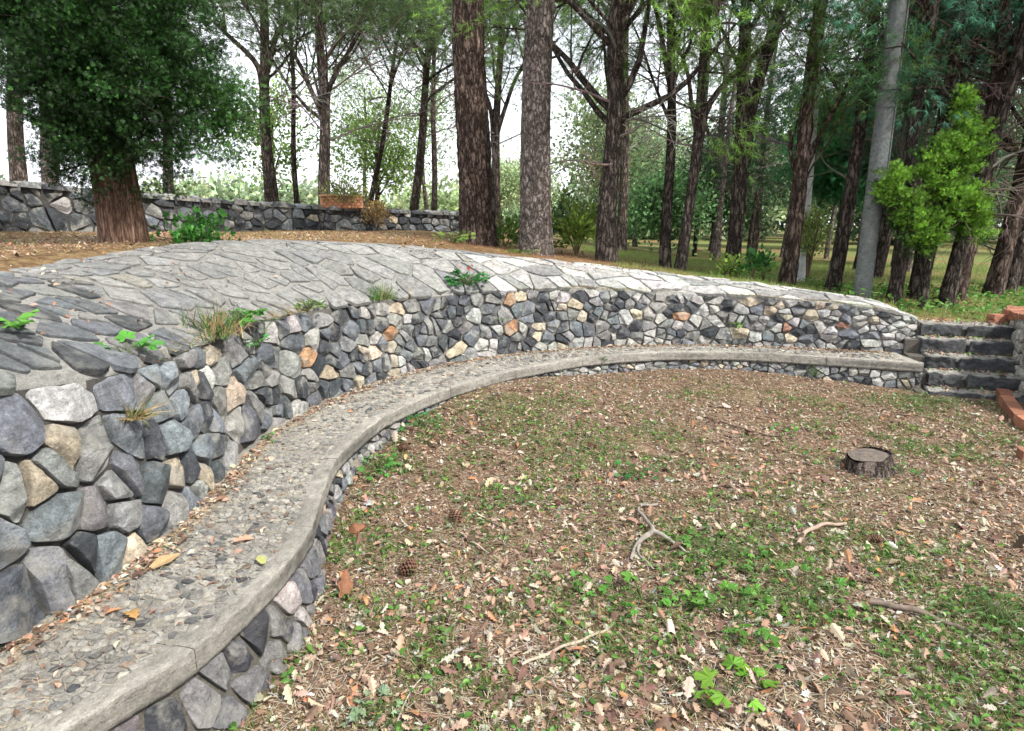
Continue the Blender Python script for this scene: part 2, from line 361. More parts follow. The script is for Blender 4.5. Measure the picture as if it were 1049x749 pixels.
# ------------------------------------------------------------------ stones laid as Voronoi cells on any surface
def clip(poly, n, d):
    out = []
    for i in range(len(poly)):
        a = poly[i]; b = poly[(i + 1) % len(poly)]; da = a[0] * n[0] + a[1] * n[1] - d; db = b[0] * n[0] + b[1] * n[1] - d
        if da <= 0: out.append(a)
        if da * db < 0:
            t = da / (da - db); out.append((a[0] + (b[0] - a[0]) * t, a[1] + (b[1] - a[1]) * t))
    return out
def cells(u0, u1, v0, v1, size, gap, jit=.42, asp=1., shear=0., rnd=random):
    """cells of a jittered running-bond lattice; size(u) in metres, asp = width over height"""
    # s is a stretched length so that cell size follows size(u)
    us = np.linspace(u0, u1, 400); s_ = np.r_[0, np.cumsum(np.diff(us) / size((us[1:] + us[:-1]) / 2))]
    out = []; pts = []
    vr = v1 - v0
    S = s_[-1]; nu = int(S / asp) + 4
    for i in range(-2, nu):
        sz = float(size(np.interp(i * asp, s_, us)))
        nv = max(1, int(round(vr / sz))); 
        for j in range(-1, nv + 1):
            s = (i + .5 * (j % 2) + rnd.uniform(-jit, jit)) * asp
            v = v0 + (j + .5 + rnd.uniform(-jit, jit) * .8 * (0 <= j < nv)) * vr / nv
            pts.append((s, v, sz))
    pts = [p for p in pts if rnd.random() > .16]
    pts += [(p[0] + rnd.uniform(.4, .6) * asp, p[1] + rnd.uniform(-.4, .4) * p[2], p[2]) for p in pts if rnd.random() < .2]
    P = np.array([(p[0], p[1] / p[2] ) for p in pts]); 
    U = np.interp(P[:, 0], s_, us) + np.where(P[:, 0] < 0, P[:, 0], 0) * pts[0][2]
    U = U + np.where(P[:, 0] > S, (P[:, 0] - S) * pts[-1][2], 0)
    Q = np.c_[U, [p[1] for p in pts]]; SZ = np.array([p[2] for p in pts])
    Qs = Q.copy(); Qs[:, 0] += shear * Qs[:, 1]
    Qm = Qs / np.array([asp, 1.])
    for i in range(len(Q)):
        if not (u0 <= Q[i, 0] <= u1 and v0 <= Q[i, 1] <= v1): continue
        d = np.hypot(*(Qm - Qm[i]).T); nb = np.argsort(d)[1:22]
        c = Qm[i]; s = SZ[i] * 2.2
        poly = [(c[0] - s, c[1] - s), (c[0] + s, c[1] - s), (c[0] + s, c[1] + s), (c[0] - s, c[1] + s)]
        for k in nb:
            n = Qm[k] - c; L = math.hypot(*n)
            if L < 1e-5 or L > SZ[i] * 4.5: continue
            n = n / L; poly = clip(poly, n, (Qm[k] + c).dot(n) / 2 - gap * rnd.uniform(.6, 1.5) / 2)
            if len(poly) < 3: break
        if len(poly) < 3: continue
        pl = np.array(poly) * np.array([asp, 1.]); pl[:, 0] -= shear * pl[:, 1]
        pl = [tuple(p) for p in pl]
        for n, dd in (((0, 1), v1 - gap * .2), ((0, -1), -v0 - gap * .2), ((1, 0), u1), ((-1, 0), -u0)): pl = clip(pl, n, dd) if len(pl) > 2 else pl
        if len(pl) < 3: continue
        pl = np.array(pl); ar = .5 * abs(np.dot(pl[:, 0], np.roll(pl[:, 1], 1)) - np.dot(pl[:, 1], np.roll(pl[:, 0], 1)))
        if ar < (SZ[i] * .22) ** 2: continue
        out.append((pl, SZ[i]))
    return out
def lay(mb, cl, surf, height, colf, seed=0, res=9, rough=1., depth=.05, dome=.5):
    """each cell becomes a rough stone: outline, chamfer, uneven faceted face"""
    for idx, (pl, sz) in enumerate(cl):
        c = pl.mean(0); e = np.roll(pl, -1, 0) - pl; L = np.hypot(*e.T); sp = sz / res
        # cut the corners a little, then resample the outline
        q = []
        for a, b in zip(pl, np.roll(pl, -1, 0)): cc_ = random.uniform(.02, .08); q += [a * (1 - cc_) + b * cc_, a * cc_ + b * (1 - cc_)]
        q = np.array(q); cl_ = np.vstack([q, q[:1]]); s = np.r_[0, np.cumsum(np.hypot(*np.diff(cl_, axis=0).T))]
        n = int(np.clip(s[-1] / sp, 8, 44)); t = np.arange(n) / n * s[-1]
        O = np.c_[np.interp(t, s, cl_[:, 0]), np.interp(t, s, cl_[:, 1])]
        rel = O - c; jx = random.random() * 100
        wob = np.array([mnoise.noise(Vector((p[0] / sz * 2.5, p[1] / sz * 2.5, jx))) for p in O]) * .075 * rough
        rel = rel * (1 - .02 + wob)[:, None]
        hs = height * sz * random.uniform(.6, 1.5); tilt = RNG.normal(0, .055, 2) * rough
        rings = [(1.0, -depth), (1.0, hs * .5), (.968, hs * .92), (.88, hs), (.66, hs * (1 + .1 * dome)), (.42, hs * (1 + .2 * dome)), (.2, hs * (1 + .2 * dome))]
        if sz > .15: rings = [r_ for a_, b_ in zip(rings, rings[1:]) for r_ in (a_, ((a_[0] + b_[0]) / 2, (a_[1] + b_[1]) / 2))] + rings[-1:]
        V2 = []; H = []
        for k, h in rings:
            V2.append(c + rel * k); H.append(np.full(n, h))
        V2.append(c[None]); H.append(np.array([hs * (1 + .3 * dome)]))
        V2 = np.vstack(V2); H = np.concatenate(H)
        f = sz * .42
        nz = np.array([mnoise.noise(Vector((p[0] / f, p[1] / f, jx))) + .5 * mnoise.noise(Vector((p[0] / f * 2.7, p[1] / f * 2.7, jx + 9))) + .3 * mnoise.noise(Vector((p[0] / f * 7, p[1] / f * 9, jx + 19))) for p in V2])
        up = H > 0
        H = H + up * (nz * sz * .06 * rough + ((V2 - c) @ tilt))
        if rough > .5:      # cleaved facets
            for _k in range(random.choice([2, 3, 4])):
                a_ = random.uniform(0, 6.28); dd_ = (V2 - c) @ np.array([math.cos(a_), math.sin(a_)]); fc = hs * 1.05 - random.uniform(.3, 1.1) * np.maximum(dd_ - random.uniform(.05, .3) * sz, 0)
                H = np.where(up, np.maximum(np.minimum(H, fc), -depth * .3), H)
        P = surf(V2[:, 0], V2[:, 1], H)
        m_ = len(rings); fan = np.array([[(m_ - 1) * n + i, (m_ - 1) * n + (i + 1) % n, m_ * n] for i in range(n)])
        mb.add(P, [grid_faces(m_, n, True), fan], colf(c[0], c[1]))
DK, BLU, MID, LT, TAN, ORG = (.05, .055, .062), (.125, .137, .15), (.19, .19, .185), (.34, .335, .32), (.42, .36, .27), (.36, .2, .11)
def scl(a, b, c):
    k = random.uniform(a, b); return tuple(x * k for x in c)
def pick(ws):
    c = random.choices([DK, BLU, MID, LT, TAN, ORG], ws)[0]; k = random.uniform(.75, 1.3)
    return tuple(x * k * random.uniform(.96, 1.04) for x in c)

# ---- the curved retaining wall with its paved slope
wall = empty('retaining_wall', (-1.2, 5, 0), 'long curved grey rubble retaining wall with a paved slope above it, ending at the steps', 'wall')
def wall_surf(u, vn, h):
    """vn 0..1 up the wall"""
    p, n, ht, wd, zs = W_at(u); z = ZB - .04 + vn * (ht + .04); off = .22 * ht * vn ** 1.05
    q = p + n * (off - h * .98)[:, None] if np.ndim(h) else p + n * (off - h * .98)
    return np.c_[q, z + h * .2]
VH = .75
def wall_s(u, v, h): return wall_surf(np.asarray(u, float), np.asarray(v) / VH, np.asarray(h, float) * np.ones(len(u)))
def sz_wall(u): return np.interp(u, [0, 3.3, 4.6, 6.2, 8, 15], [.195, .19, .16, .14, .125, .118])
mb = MB()
def cw(u, v):
    t = u / LEN
    if t < .38: return scl(1.1, 1.75, pick([2.1, 4.4, 3, .6, .35, .05])) if random.random() > .05 else scl(.8, 1.1, TAN)
    if t < .66: return pick([2.8, 2.6, 2.8, 2.0, 1.0, .3])
    if t > .83 and random.random() < .06 and v > .3: return scl(.8, 1.1, (.3, .16, .11))
    return pick([1.7, 2, 3, 4, .8, .05])
lay(mb, cells(0, LEN, 0, VH, sz_wall, .013, asp=1.12), wall_s, .15, cw, rough=1.1, res=13)
mb.build('stone_facing', M['stone'], wall)
mb = MB(); us = np.linspace(0, LEN, 500); vs = np.linspace(0, 1.0, 14)
UU, VV = np.meshgrid(us, vs, indexing='ij')
P = wall_surf(UU.ravel(), VV.ravel(), -.026 + .014 * fbm(UU.ravel() * 9, VV.ravel() * 8, 4))
lt = np.interp(UU.ravel() / LEN, [0, .4, .65, 1], [.045, .09, .17, .24])[:, None] * np.array([1, .93, .83]) * (1 + .3 * fbm(UU.ravel() * 3, VV.ravel() * 3, 14))[:, None]
mb.add(P, grid_faces(500, 14), lt); mb.build('mortar', M['mortar'], wall, True)
# paved slope
def slope_s(u, v, h):
    """v 0..1 from the wall head to the crest"""
    u = np.asarray(u, float); v = np.asarray(v, float); p, n, ht, wd, zs = W_at(u); z0 = ZB + ht
    off = .22 * ht - .03 + v * (wd + .05)
    s = np.clip(v, 0, 1.2); prof = np.sin(np.clip(s, 0, 1) * math.pi / 2) ** .92
    z = z0 + (zs - z0) * prof
    sl = (zs - z0) / wd * np.cos(np.clip(s, 0, 1) * math.pi / 2) * 1.4
    q = p + n * (off - h * sl)[:, None]
    return np.c_[q, z + h]
mb = MB(); vs = np.linspace(.02, 1.12, 30); us = np.linspace(0, LEN - .35, 520); UU, VV = np.meshgrid(us, vs, indexing='ij'); a, b = UU.ravel(), VV.ravel()
H = -.006 + .007 * fbm(a * 5, b * 5, 21) + .006 * fbm(a * 22, b * 22, 22) - np.where(b > 1.05, .06, 0) - np.where(b < .03, .05, 0)
mc = np.interp(a / LEN, [0, .33, .42, .58, .66], [.26, .26, .21, .23, .33])[:, None] * np.array([1, .975, .90])[None] * (1 + .35 * fbm(a * 1.3, b * 2.2, 23))[:, None]
mb.add(slope_s(a, b, H), grid_faces(520, 30), mc); mb.build('mortar_bed', M['mortar'], wall, True)
VS = 1.25
def sl_s(u, v, h): return slope_s(u, np.asarray(v) / VS, np.asarray(h, float) * np.ones(len(u)))
mb = MB()
def cs(u, v):
    t = u / LEN; smear = .5 + .5 * vnoise(np.array([u * .9]), np.array([v * 1.5]), 31)[0]
    if t < .36: c = pick([1.6, 4, 2.4, .35, 0, 0]); f = .12
    elif t < .62: c = pick([.2, 1, 3.5, 2.4, .2, 0]); f = .55
    else: c = pick([0, .4, 1.2, 6.5, .1, 0]); f = .15
    f = min(1, f * 2 * smear); g = .72 if t < .30 else .85 if t < .58 else 1.15; return tuple((x * g * (1 - f) + q * f) for x, q in zip(c, (.20, .20, .192)))
lay(mb, cells(0, 7.1, 0, VS, lambda u: np.interp(u, [0, 7.1], [.20, .23]), .034, .5, .85, .35), sl_s, .03, cs, rough=.28, depth=.02, dome=.1, res=12)
lay(mb, cells(7.1, LEN - .5, 0, VS, lambda u: np.interp(u, [7, 9.5, 13], [.26, .34, .42]), .022, .4, .8, .2), sl_s, .035, cs, rough=.45, depth=.02, dome=.1, res=12)
mb.build('paved_slope', M['paving'], wall)

# ---- the bench that runs round the foot of the wall
bench = empty('stone_bench', (-1, 5, 0), 'low curved stone bench with a cobbled cement seat along the foot of the wall', 'bench')
ST = .10
# slab: cast in straight-ish segments
nseg = 14; cuts = np.linspace(0, BLEN, nseg + 1)
def Wfoot(u):   # matching point on the wall foot
    p, n = B_at(u); d = np.hypot(WR[:, 0][None] - p[:, 0][:, None], WR[:, 1][None] - p[:, 1][:, None]); j = d.argmin(1)
    return WR[j, :2]
for k in range(nseg):
    g = .0015; us = np.linspace(cuts[k] + g, cuts[k + 1] - g, 88); p, n = B_at(us)
    ch = np.linspace(0, 1, 88)[:, None]; p = p * .6 + (p[0] * (1 - ch) + p[-1] * ch) * .4
    p = p + n * random.uniform(-.004, .004)
    Wd = Wfoot(us); 
    for _ in range(20): Wd[1:-1] = (Wd[:-2] + Wd[2:]) / 2
    t = (Wd - p); wd = np.hypot(*t.T); t = t / wd[:, None]
    zt_ = ZB + random.uniform(-.003, .003)
    prof = [(-.03, -ST, 0), (.004, -ST, 0), (.002, -ST * .8, .1), (.003, -ST * .6, .1), (.0, -ST * .4, .1), (.001, -ST * .2, .1), (.0, -.005, .3), (.005, -.001, .3), (.025, .001, 1), (.045, .001, 1), (.07, -.001, 1), (.092, -.006, 1), (.3, -.007, 1), (1e3, -.006, 1)]
    V = []
    for a_, z_, r_ in prof:
        if a_ < 0: a_ = .10; z_ = -ST
        off = np.where(a_ > 100, wd + .06, a_); nzv = fbm(us * 14, a_ * 20 + z_ * 5 + us * 0 + 5, 41) + .9 * fbm(us * 45, a_ * 60 + z_ * 60 + us * 0 + 5, 42) * (1 if a_ < .03 else .2)
        q = p + t * (off + nzv * .006)[:, None]
        V.append(np.c_[q, zt_ + z_ + (fbm(us * 9 + 3, us * 0 + a_ * 9, 43) + .6 * fbm(us * 60 + 3, us * 0 + a_ * 60, 46)) * .004 * max(r_, .3)])
    V = np.stack(V, 1)
    cc = np.array([.25, .235, .205]) * (1 + .35 * fbm(us[:, None] * 4 + 0 * V[..., 0], V[..., 2] * 30, 44))[..., None] * np.clip(.55 + 1.6 * vnoise(us[:, None] * 2.3 + 0 * V[..., 0], V[..., 2] * 12 + 7, 48), .5, 1.1)[..., None]
    mb = MB(); mb.add(V, grid_faces(88, len(prof)), cc.reshape(-1, 3))
    for r_ in (0, 87):      # cast ends
        m_ = V[r_].mean(0); nn_ = len(prof); mb.add(np.vstack([V[r_], m_]), np.array([[i, (i + 1) % nn_, nn_] for i in range(nn_)]), (.12, .11, .09))
    mb.build('seat_slab', M['cement'], bench, True)
def bench_s(u, v, h):
    """v 0..1 across the seat from the cement border to the wall"""
    p, n = B_at(np.asarray(u, float)); Wd = BW(u); t = Wd - p; wd = np.hypot(*t.T)[:, None]; t = t / wd
    a = .085 + np.asarray(v)[:, None] * (wd - .11)
    return np.c_[p + t * a, ZB - .005 + h]
_u = np.linspace(0, BLEN, 240); _w = Wfoot(_u)
for _ in range(25): _w[1:-1] = (_w[:-2] + _w[2:]) / 2
def BW(u): return np.stack([np.interp(u, _u, _w[:, 0]), np.interp(u, _u, _w[:, 1])], -1)
mb = MB()
lay(mb, cells(1.6, BLEN - .1, 0, .44, lambda u: np.interp(u, [0, 5.5, 8, 12], [.027, .032, .044, .06]), .004, .45, 1.15), lambda u, v, h: bench_s(u, np.asarray(v) / .44, h), .15,
    lambda u, v: scl(.55, 1.0, random.choices([(.29, .275, .245), (.23, .22, .20), (.15, .15, .147), (.34, .32, .27), (.07, .072, .078), (.22, .17, .13)], [5, 4, 1.0, 2.4, .2, .4])[0]), rough=1.3, depth=.01, res=4.5)
mb.build('seat_cobbles', M['cobble'], bench)
def bf_s(u, v, h):
    p, n = B_at(np.asarray(u, float)); g = gz(p[:, 0], p[:, 1]) - .08; f = np.asarray(v)
    z = g + (ZB - ST - g + .003) * f
    return np.c_[p + n * (-.03 + np.asarray(h) + (.05 + np.interp(p[:, 1], [1.2, 1.9, 3.2], [.12, .10, 0])) * (1 - f) ** .9)[:, None], z]
mb = MB()
lay(mb, cells(0.6, BLEN, 0, .30, lambda u: np.interp(u, [0, 4, 6, 15], [.14, .13, .1, .09]), .012, .4, 1.1), lambda u, v, h: bf_s(u, np.asarray(v) / .30, h), .15,
    lambda u, v: pick([1, 1.5, 3, 2.5, .6, .05]) if u > 5.4 else tuple(x * y for x, y in zip(pick([1.5, 1, 4, 1, .2, 0]), (1.05, .98, 1))), rough=1.1, depth=.04)
mb.build('front_facing', M['stone'], bench)
us = np.linspace(0, BLEN, 400); vs = np.linspace(0, 1, 6); UU, VV = np.meshgrid(us, vs, indexing='ij')
mb = MB(); mb.add(bf_s(UU.ravel(), VV.ravel(), -.012 * np.ones(UU.size)), grid_faces(400, 6), (.12, .11, .09)); mb.build('mortar', M['mortar'], bench, True)

# ---- free-standing rubble wall at the back of the terrace
BWP = resamp([(-10.5, 3.5), (-9.0, 7.0), (-7.45, 9.0), (-6.45, 10.2), (-5.1, 12.0), (-3.6, 13.2), (-2.6, 13.9), (-1.3, 14.3), (-.9, 14.4)], 150, 6)
bl = np.r_[0, np.cumsum(np.hypot(*np.diff(BWP, axis=0).T))]; BWL = bl[-1]
bt = nrm(np.gradient(BWP, axis=0)); bn = np.stack([bt[:, 1], -bt[:, 0]], 1)
bwall = empty('boundary_wall', (-5, 12, 1.3), 'dark dry stone wall at the back of the terrace behind the cypress and below the flower box', 'wall')
def bw_p(u): return np.stack([np.interp(u, bl, BWP[:, i]) for i in (0, 1)] , -1), nrm(np.stack([np.interp(u, bl, bn[:, i]) for i in (0, 1)], -1)), np.interp(u, [0, 6, 8.5, 12, 15, BWL], [2.42, 2.33, 2.16, 2.0, 1.9, 1.8])
def bw_s(u, v, h):
    p, n, top = bw_p(np.asarray(u, float)); f = np.asarray(v) / .75; z0 = zt(p[:, 0], p[:, 1]) - .15
    return np.c_[p + n * (.2 + np.asarray(h) - .04 * f)[:, None], z0 + (top - z0) * f]
mb = MB(); lay(mb, cells(3, BWL, 0, .75, lambda u: .2 + 0 * np.asarray(u), .022, .26, 1.1), bw_s, .12, lambda u, v: scl(.7, 1, pick([6, 3, 1.0, .15, .1, 0])) if u < 9 or random.random() < .6 else pick([4, 3, 2, .5, .6, .1]), res=7, rough=1.2)
mb.build('stone_facing', M['stone'], bwall)
def bw_t(u, v, h):
    p, n, top = bw_p(np.asarray(u, float)); return np.c_[p + n * (.24 - np.asarray(v))[:, None], top - .02 + h]
mb = MB(); lay(mb, cells(3, BWL, 0, .48, lambda u: .24 + 0 * np.asarray(u), .02, .3, 1.3), bw_t, .15, lambda u, v: pick([3, 3, 3, .5, .1, 0]), res=6)
mb.build('coping', M['stone'], bwall)
mb = MB(); us = np.linspace(0, BWL, 160); p, n, top = bw_p(us); z0 = zt(p[:, 0], p[:, 1]) - .3
V = np.stack([np.c_[p + n * .18, z0], np.c_[p + n * .15, top - .02], np.c_[p - n * .2, top - .02], np.c_[p - n * .24, z0]], 1)
mb.add(V, grid_faces(160, 4), (.05, .048, .045)); mb.add(V[-1], np.array([[0, 1, 2, 3]]), (.05, .048, .045)); mb.build('core', M['mortar'], bwall)
# ------------------------------------------------------------------ stone steps, side wall, brick edging
steps = empty('stone_steps', (4.5, 6.6, 0), 'short flight of dark basalt block steps right of the bench end', 'steps')
UA = nrm(np.array([.30, .954])); UR = np.array([UA[1], -UA[0]])
def rock_box(mb, L, D, H, org, ax, ay, col, rough=.012, nseg=(16, 6, 5), seed=0):
    """a rough hewn block: x along ax, depth along ay, z up; org is the lower front left corner"""
    nx, ny, nz = nseg
    def face(a, b, fn):
        ga, gb = np.meshgrid(np.linspace(0, 1, a), np.linspace(0, 1, b), indexing='ij'); P = fn(ga.ravel(), gb.ravel()); return P, grid_faces(a, b)
    for fn, a, b in ((lambda s, t: (s, 0 * s, t), nx, nz), (lambda s, t: (s, t, 1 + 0 * s), nx, ny), (lambda s, t: (0 * s, t, s), nz, ny), (lambda s, t: (1 + 0 * s, s, t), ny, nz), (lambda s, t: (s, 1 + 0 * s, t), nx, nz)):
        P, F = face(a, b, fn); p = np.stack(P, 1) * 2 - 1
        # round the corners, keep the faces
        k = 1 - .035 * np.prod(np.sort(np.abs(p), 1)[:, 1:], 1) ** 6
        q = (p * k[:, None] + 1) / 2 * np.array([L, D, H])
        d = np.array([[mnoise.noise(Vector((v[0] * 9 + seed, v[1] * 9, v[2] * 9 + j * 7))) + .5 * mnoise.noise(Vector((v[0] * 25 + seed, v[1] * 25, v[2] * 25 + j * 7))) for j in range(3)] for v in q])
        q = q + d * rough
        W = np.c_[org[0] + q[:, 0] * ax[0] + q[:, 1] * ay[0], org[1] + q[:, 0] * ax[1] + q[:, 1] * ay[1], org[2] + q[:, 2]]
        mb.add(W, F, col)
spl = [.58, .36, .30, .44, .40]
for k in range(5):
    o = np.array([4.27, 6.27]) + UA * (.205 * k) + UR * (.03 * k - (.05 if k > 2 else 0)); z = -.10 + .145 * k + (0 if k else .0)
    Ht = .145 + (.0 if k else .0); wdt = .86 + .05 * k
    mb = MB()    # the tread: worn cement and stone
    rock_box(mb, wdt, .235, .06, (o[0] + UA[0] * .03, o[1] + UA[1] * .03, z + Ht - .062), UR, UA, (.26, .25, .225), .013, (30, 7, 4), k)
    st = mb.build('step', M['cement'], steps, True)
    cut = wdt * spl[k]
    for a_, l_ in ((0, cut - .015), (cut + .015, wdt - cut - .015)):
        mb = MB(); oo = o + UR * a_
        rock_box(mb, l_, .2, Ht - .012, (oo[0], oo[1], z), UR, UA, scl(.8, 1.25, (.05, .052, .056)), .024, (26, 7, 10), k * 5 + a_)
        mb.build('block', M['block'], st, True)
# the mass of earth and rubble the steps are laid on
mb = MB()
for k in range(5):
    o = np.array([4.27, 6.27]) + UA * (.205 * k + .05) - UR * .1; z0 = -.2; z1 = -.10 + .145 * (k + 1) - .03; q = [o, o + UR * 1.25, o + UR * 1.25 + UA * (.2 if k < 4 else .9), o + UA * (.2 if k < 4 else .9)]
    V = [(*p, z0) for p in q] + [(*p, z1) for p in q]; mb.add(V, np.array([(0, 1, 5, 4), (1, 2, 6, 5), (2, 3, 7, 6), (3, 0, 4, 7), (4, 5, 6, 7)]), (.10, .09, .075))
mb.build('core', M['mortar'], steps)
# side wall
SW = resamp([(5.9, 7.5), (5.6, 7.1), (5.32, 6.6), (5.12, 6.15), (5.03, 5.7), (5.08, 5.1), (5.25, 4.4), (5.7, 3.5), (6.3, 2.4), (6.8, 1.4)], 200, 8)
sl_ = np.r_[0, np.cumsum(np.hypot(*np.diff(SW, axis=0).T))]; SWL = sl_[-1]; st_ = nrm(np.gradient(SW, axis=0)); sn_ = np.stack([st_[:, 1], -st_[:, 0]], 1)
if sn_[60][0] > 0: sn_ = -sn_
swall = empty('side_wall', (5, 5.8, 0), 'pale limewashed rubble wall at the right edge, right of the steps, with a brick coping', 'wall')
def sw_top(u): return np.interp(u, [0, .9, 1.8, 2.6, SWL], [.70, .72, .80, .86, .95])
def sw_s(u, v, h):
    u = np.asarray(u, float); p = np.stack([np.interp(u, sl_, SW[:, i]) for i in (0, 1)], -1); n = np.stack([np.interp(u, sl_, sn_[:, i]) for i in (0, 1)], -1)
    f = np.asarray(v) / .85; z0 = -.08; return np.c_[p + n * (np.asarray(h) - .02 * f)[:, None], z0 + (sw_top(u) - z0) * f]
mb = MB(); lay(mb, cells(0, SWL, 0, .85, lambda u: .13 + 0 * np.asarray(u), .012, .42, .8), sw_s, .14, lambda u, v: scl(.8, 1.15, random.choices([(.5, .49, .44), (.36, .34, .3), (.2, .2, .19), (.33, .2, .13)], [6, 3, 1, .4])[0]), rough=1.2, res=7)
mb.build('stone_facing', M['stone'], swall)
mb = MB(); us = np.linspace(0, SWL, 120); fr = sw_s(us, us * 0 + .845, us * 0 - .012); lo = sw_s(us, us * 0, us * 0 - .012)
n = np.stack([np.interp(us, sl_, sn_[:, i]) for i in (0, 1)], -1); bk = fr.copy(); bk[:, :2] -= n * .22; bl2 = lo.copy(); bl2[:, :2] -= n * .22
mb.add(np.stack([lo, fr, bk, bl2], 1), grid_faces(120, 4), (.42, .40, .35)); mb.add(np.stack([lo[0], fr[0], bk[0], bl2[0]]), np.array([[0, 1, 2, 3]]), (.42, .4, .35)); mb.build('mortar', M['mortar'], swall)
def brick(mb, c, d, L, D, H, seed, col=None):
    d = nrm(np.array(d, float)); e = np.array([-d[1], d[0]])
    rock_box(mb, L, D, H, (c[0] - d[0] * L / 2 - e[0] * D / 2, c[1] - d[1] * L / 2 - e[1] * D / 2, c[2]), d, e, col or scl(.65, 1.15, (.29, .125, .075)), .007, (9, 5, 4), seed)
u = .05
while u < SWL - .2:
    p = np.array([np.interp(u, sl_, SW[:, i]) for i in (0, 1)]); n1 = np.array([np.interp(u, sl_, sn_[:, i]) for i in (0, 1)]); n1 = nrm(n1)
    mb = MB(); brick(mb, (*(p - n1 * .10), float(sw_top(u)) + .002), n1, .25, .115, .055, u * 31); mb.build('coping_brick', M['brick'], swall); u += .127
# a short pillar of bricks at the head of the steps
pil = empty('brick_pier', (5.42, 7.0, .6), 'low stack of red bricks at the head of the steps against the pale side wall', 'bricks')
for k, (x, y, z, a) in enumerate([(5.46, 7.03, .61, .1), (5.46, 7.03, .667, .05), (5.62, 6.99, .667, .2), (5.6, 7.0, .61, 1.4), (5.62, 7.02, .724, 0)]):
    mb = MB(); brick(mb, (x, y, z), (math.cos(a), math.sin(a)), .235, .115, .055, k * 9 + 3); mb.build('brick', M['brick'], pil)
edg = empty('brick_edging', (4.6, 5.6, 0), 'curved kerb of red bricks on edge starting at the foot of the steps', 'brick edging', 'brick edging of the court')
EP = resamp([(4.93, 6.16), (4.80, 5.93), (4.62, 5.62), (4.47, 5.34), (4.37, 5.05), (4.36, 4.8)], 60, 4)
el = np.r_[0, np.cumsum(np.hypot(*np.diff(EP, axis=0).T))]; u = .12
while u < el[-1] - .1:
    p = [np.interp(u, el, EP[:, i]) for i in (0, 1)]; p2 = [np.interp(u + .05, el, EP[:, i]) for i in (0, 1)]
    mb = MB(); brick(mb, (p[0], p[1], -.03), (p2[0] - p[0], p2[1] - p[1]), .242, .11, .125 + random.uniform(-.006, .006), u * 17); mb.build('brick', M['brick'], edg); u += .25
ed2 = empty('brick_edging', (3.95, 4.45, 0), 'single short row of red bricks nearer than the curved kerb, at the right edge', 'brick edging', 'brick edging of the court')
for k, (x, y, a) in enumerate([(3.93, 4.47, -.25), (4.17, 4.40, -.3), (4.41, 4.32, -.32)]):
    mb = MB(); brick(mb, (x, y, -.03), (math.cos(a), math.sin(a)), .24, .11, .10, k * 7 + 1); mb.build('brick', M['brick'], ed2)

# ------------------------------------------------------------------ stump, fallen wood, cones, planter, poles
st = empty('tree_stump', (2.56, 4.27, gz(2.56, 4.27)), 'low sawn tree stump with rough dark bark standing alone in the court', 'stump')
def sd(a, z, r): return r * (.10 * np.sin(a * 2 + .5) + .05 * np.sin(a * 5 + 2) + .07 * (np.abs(((a * 13 + z * 9 + 3 * np.sin(z * 30)) % 1.) - .5) - .25))
mb = MB(); zz = np.linspace(-.04, .11, 22); zb_ = gz(2.56, 4.27)
tube(mb, np.c_[2.56 + .15 * zz * -1, 4.27 + 0 * zz, zb_ + zz], .17 - .25 * np.clip(zz, 0, 1) + .008 * np.exp(-zz * 30), 90, (.1, .06, .04), sd, cap=False); mb.build('bark', M['bark_mid'], st)
mb = MB(); a = np.arange(60) / 60 * 2 * math.pi; V = [];
for k in np.linspace(1, 0, 12):
    rad = .134 * k * (1 + .10 * np.sin(a * 2 + .5) + .05 * np.sin(a * 5 + 2)); V.append(np.c_[2.542 + rad * np.cos(a), 4.27 + rad * np.sin(a), zb_ + .112 - .008 * k ** 4 + .05 * rad * np.cos(a) + .004 * np.sin(k * 40) + .003 * fbm(a * 3, a * 0 + k * 9, 3)])
mb.add(np.vstack(V), grid_faces(12, 60, True), (.095, .078, .066)); mb.build('cut_face', M['wood'], st, True)
def ragged(P, r, n=9, col=(.2, .17, .14), mb=None, f=30):
    mb = mb or MB(); P = np.array(P, float); s = np.r_[0, np.cumsum(np.linalg.norm(np.diff(P, axis=0), axis=1))]; t = np.linspace(0, s[-1], max(8, int(s[-1] / .02)))
    Q = np.stack([np.interp(t, s, P[:, i]) for i in range(3)], 1)
    for _ in range(3): Q[1:-1] = (Q[:-2] + 2 * Q[1:-1] + Q[2:]) / 4
    rr_ = np.interp(t / s[-1], np.linspace(0, 1, len(r)), r); Q[:, 2] += .004 * np.sin(t * 40)
    tube(mb, Q, rr_, n, col, lambda a, z, r_: r_ * (.12 * np.sin(a * 2) + .12 * np.sin(a * 3 + t[:, None] * f)))
    return mb
def gp(x, y, h=0.): return (x, y, float(gz(np.array([x]), np.array([y]))[0]) + h)
br = empty('fallen_branch', gp(.74, 3.3), 'crooked grey fallen branch lying forked on the leaves in the middle of the court', 'branch')
ragged([gp(.62, 3.0, .015), gp(.67, 3.13, .02), gp(.74, 3.22, .035), gp(.80, 3.25, .045), gp(.78, 3.36, .05), gp(.75, 3.5, .035), gp(.79, 3.6, .02), gp(.9, 3.62, .015)], [.008, .012, .014, .012, .011, .009, .007], col=(.17, .15, .13)).build('main_stem', M['wood'], br, True)
ragged([gp(.79, 3.25, .045), gp(.86, 3.19, .04), gp(.93, 3.09, .015)], [.013, .009, .005], col=(.22, .2, .17)).build('side_twig', M['wood'], br, True)
ragged([gp(.69, 3.14, .02), gp(.66, 3.05, .03), gp(.72, 2.93, .012)], [.01, .006, .004], col=(.2, .18, .15)).build('side_twig', M['wood'], br, True)
def stick(pts, r, lab, col=(.2, .16, .12), name='fallen_stick', cat='stick', grp='sticks lying on the leaves'):
    P = [gp(*p) for p in pts]; mb = ragged(P, r, 7, col); tag(mb.build(name, M['wood'], None, True, P[len(P) // 2]), lab, cat, grp)
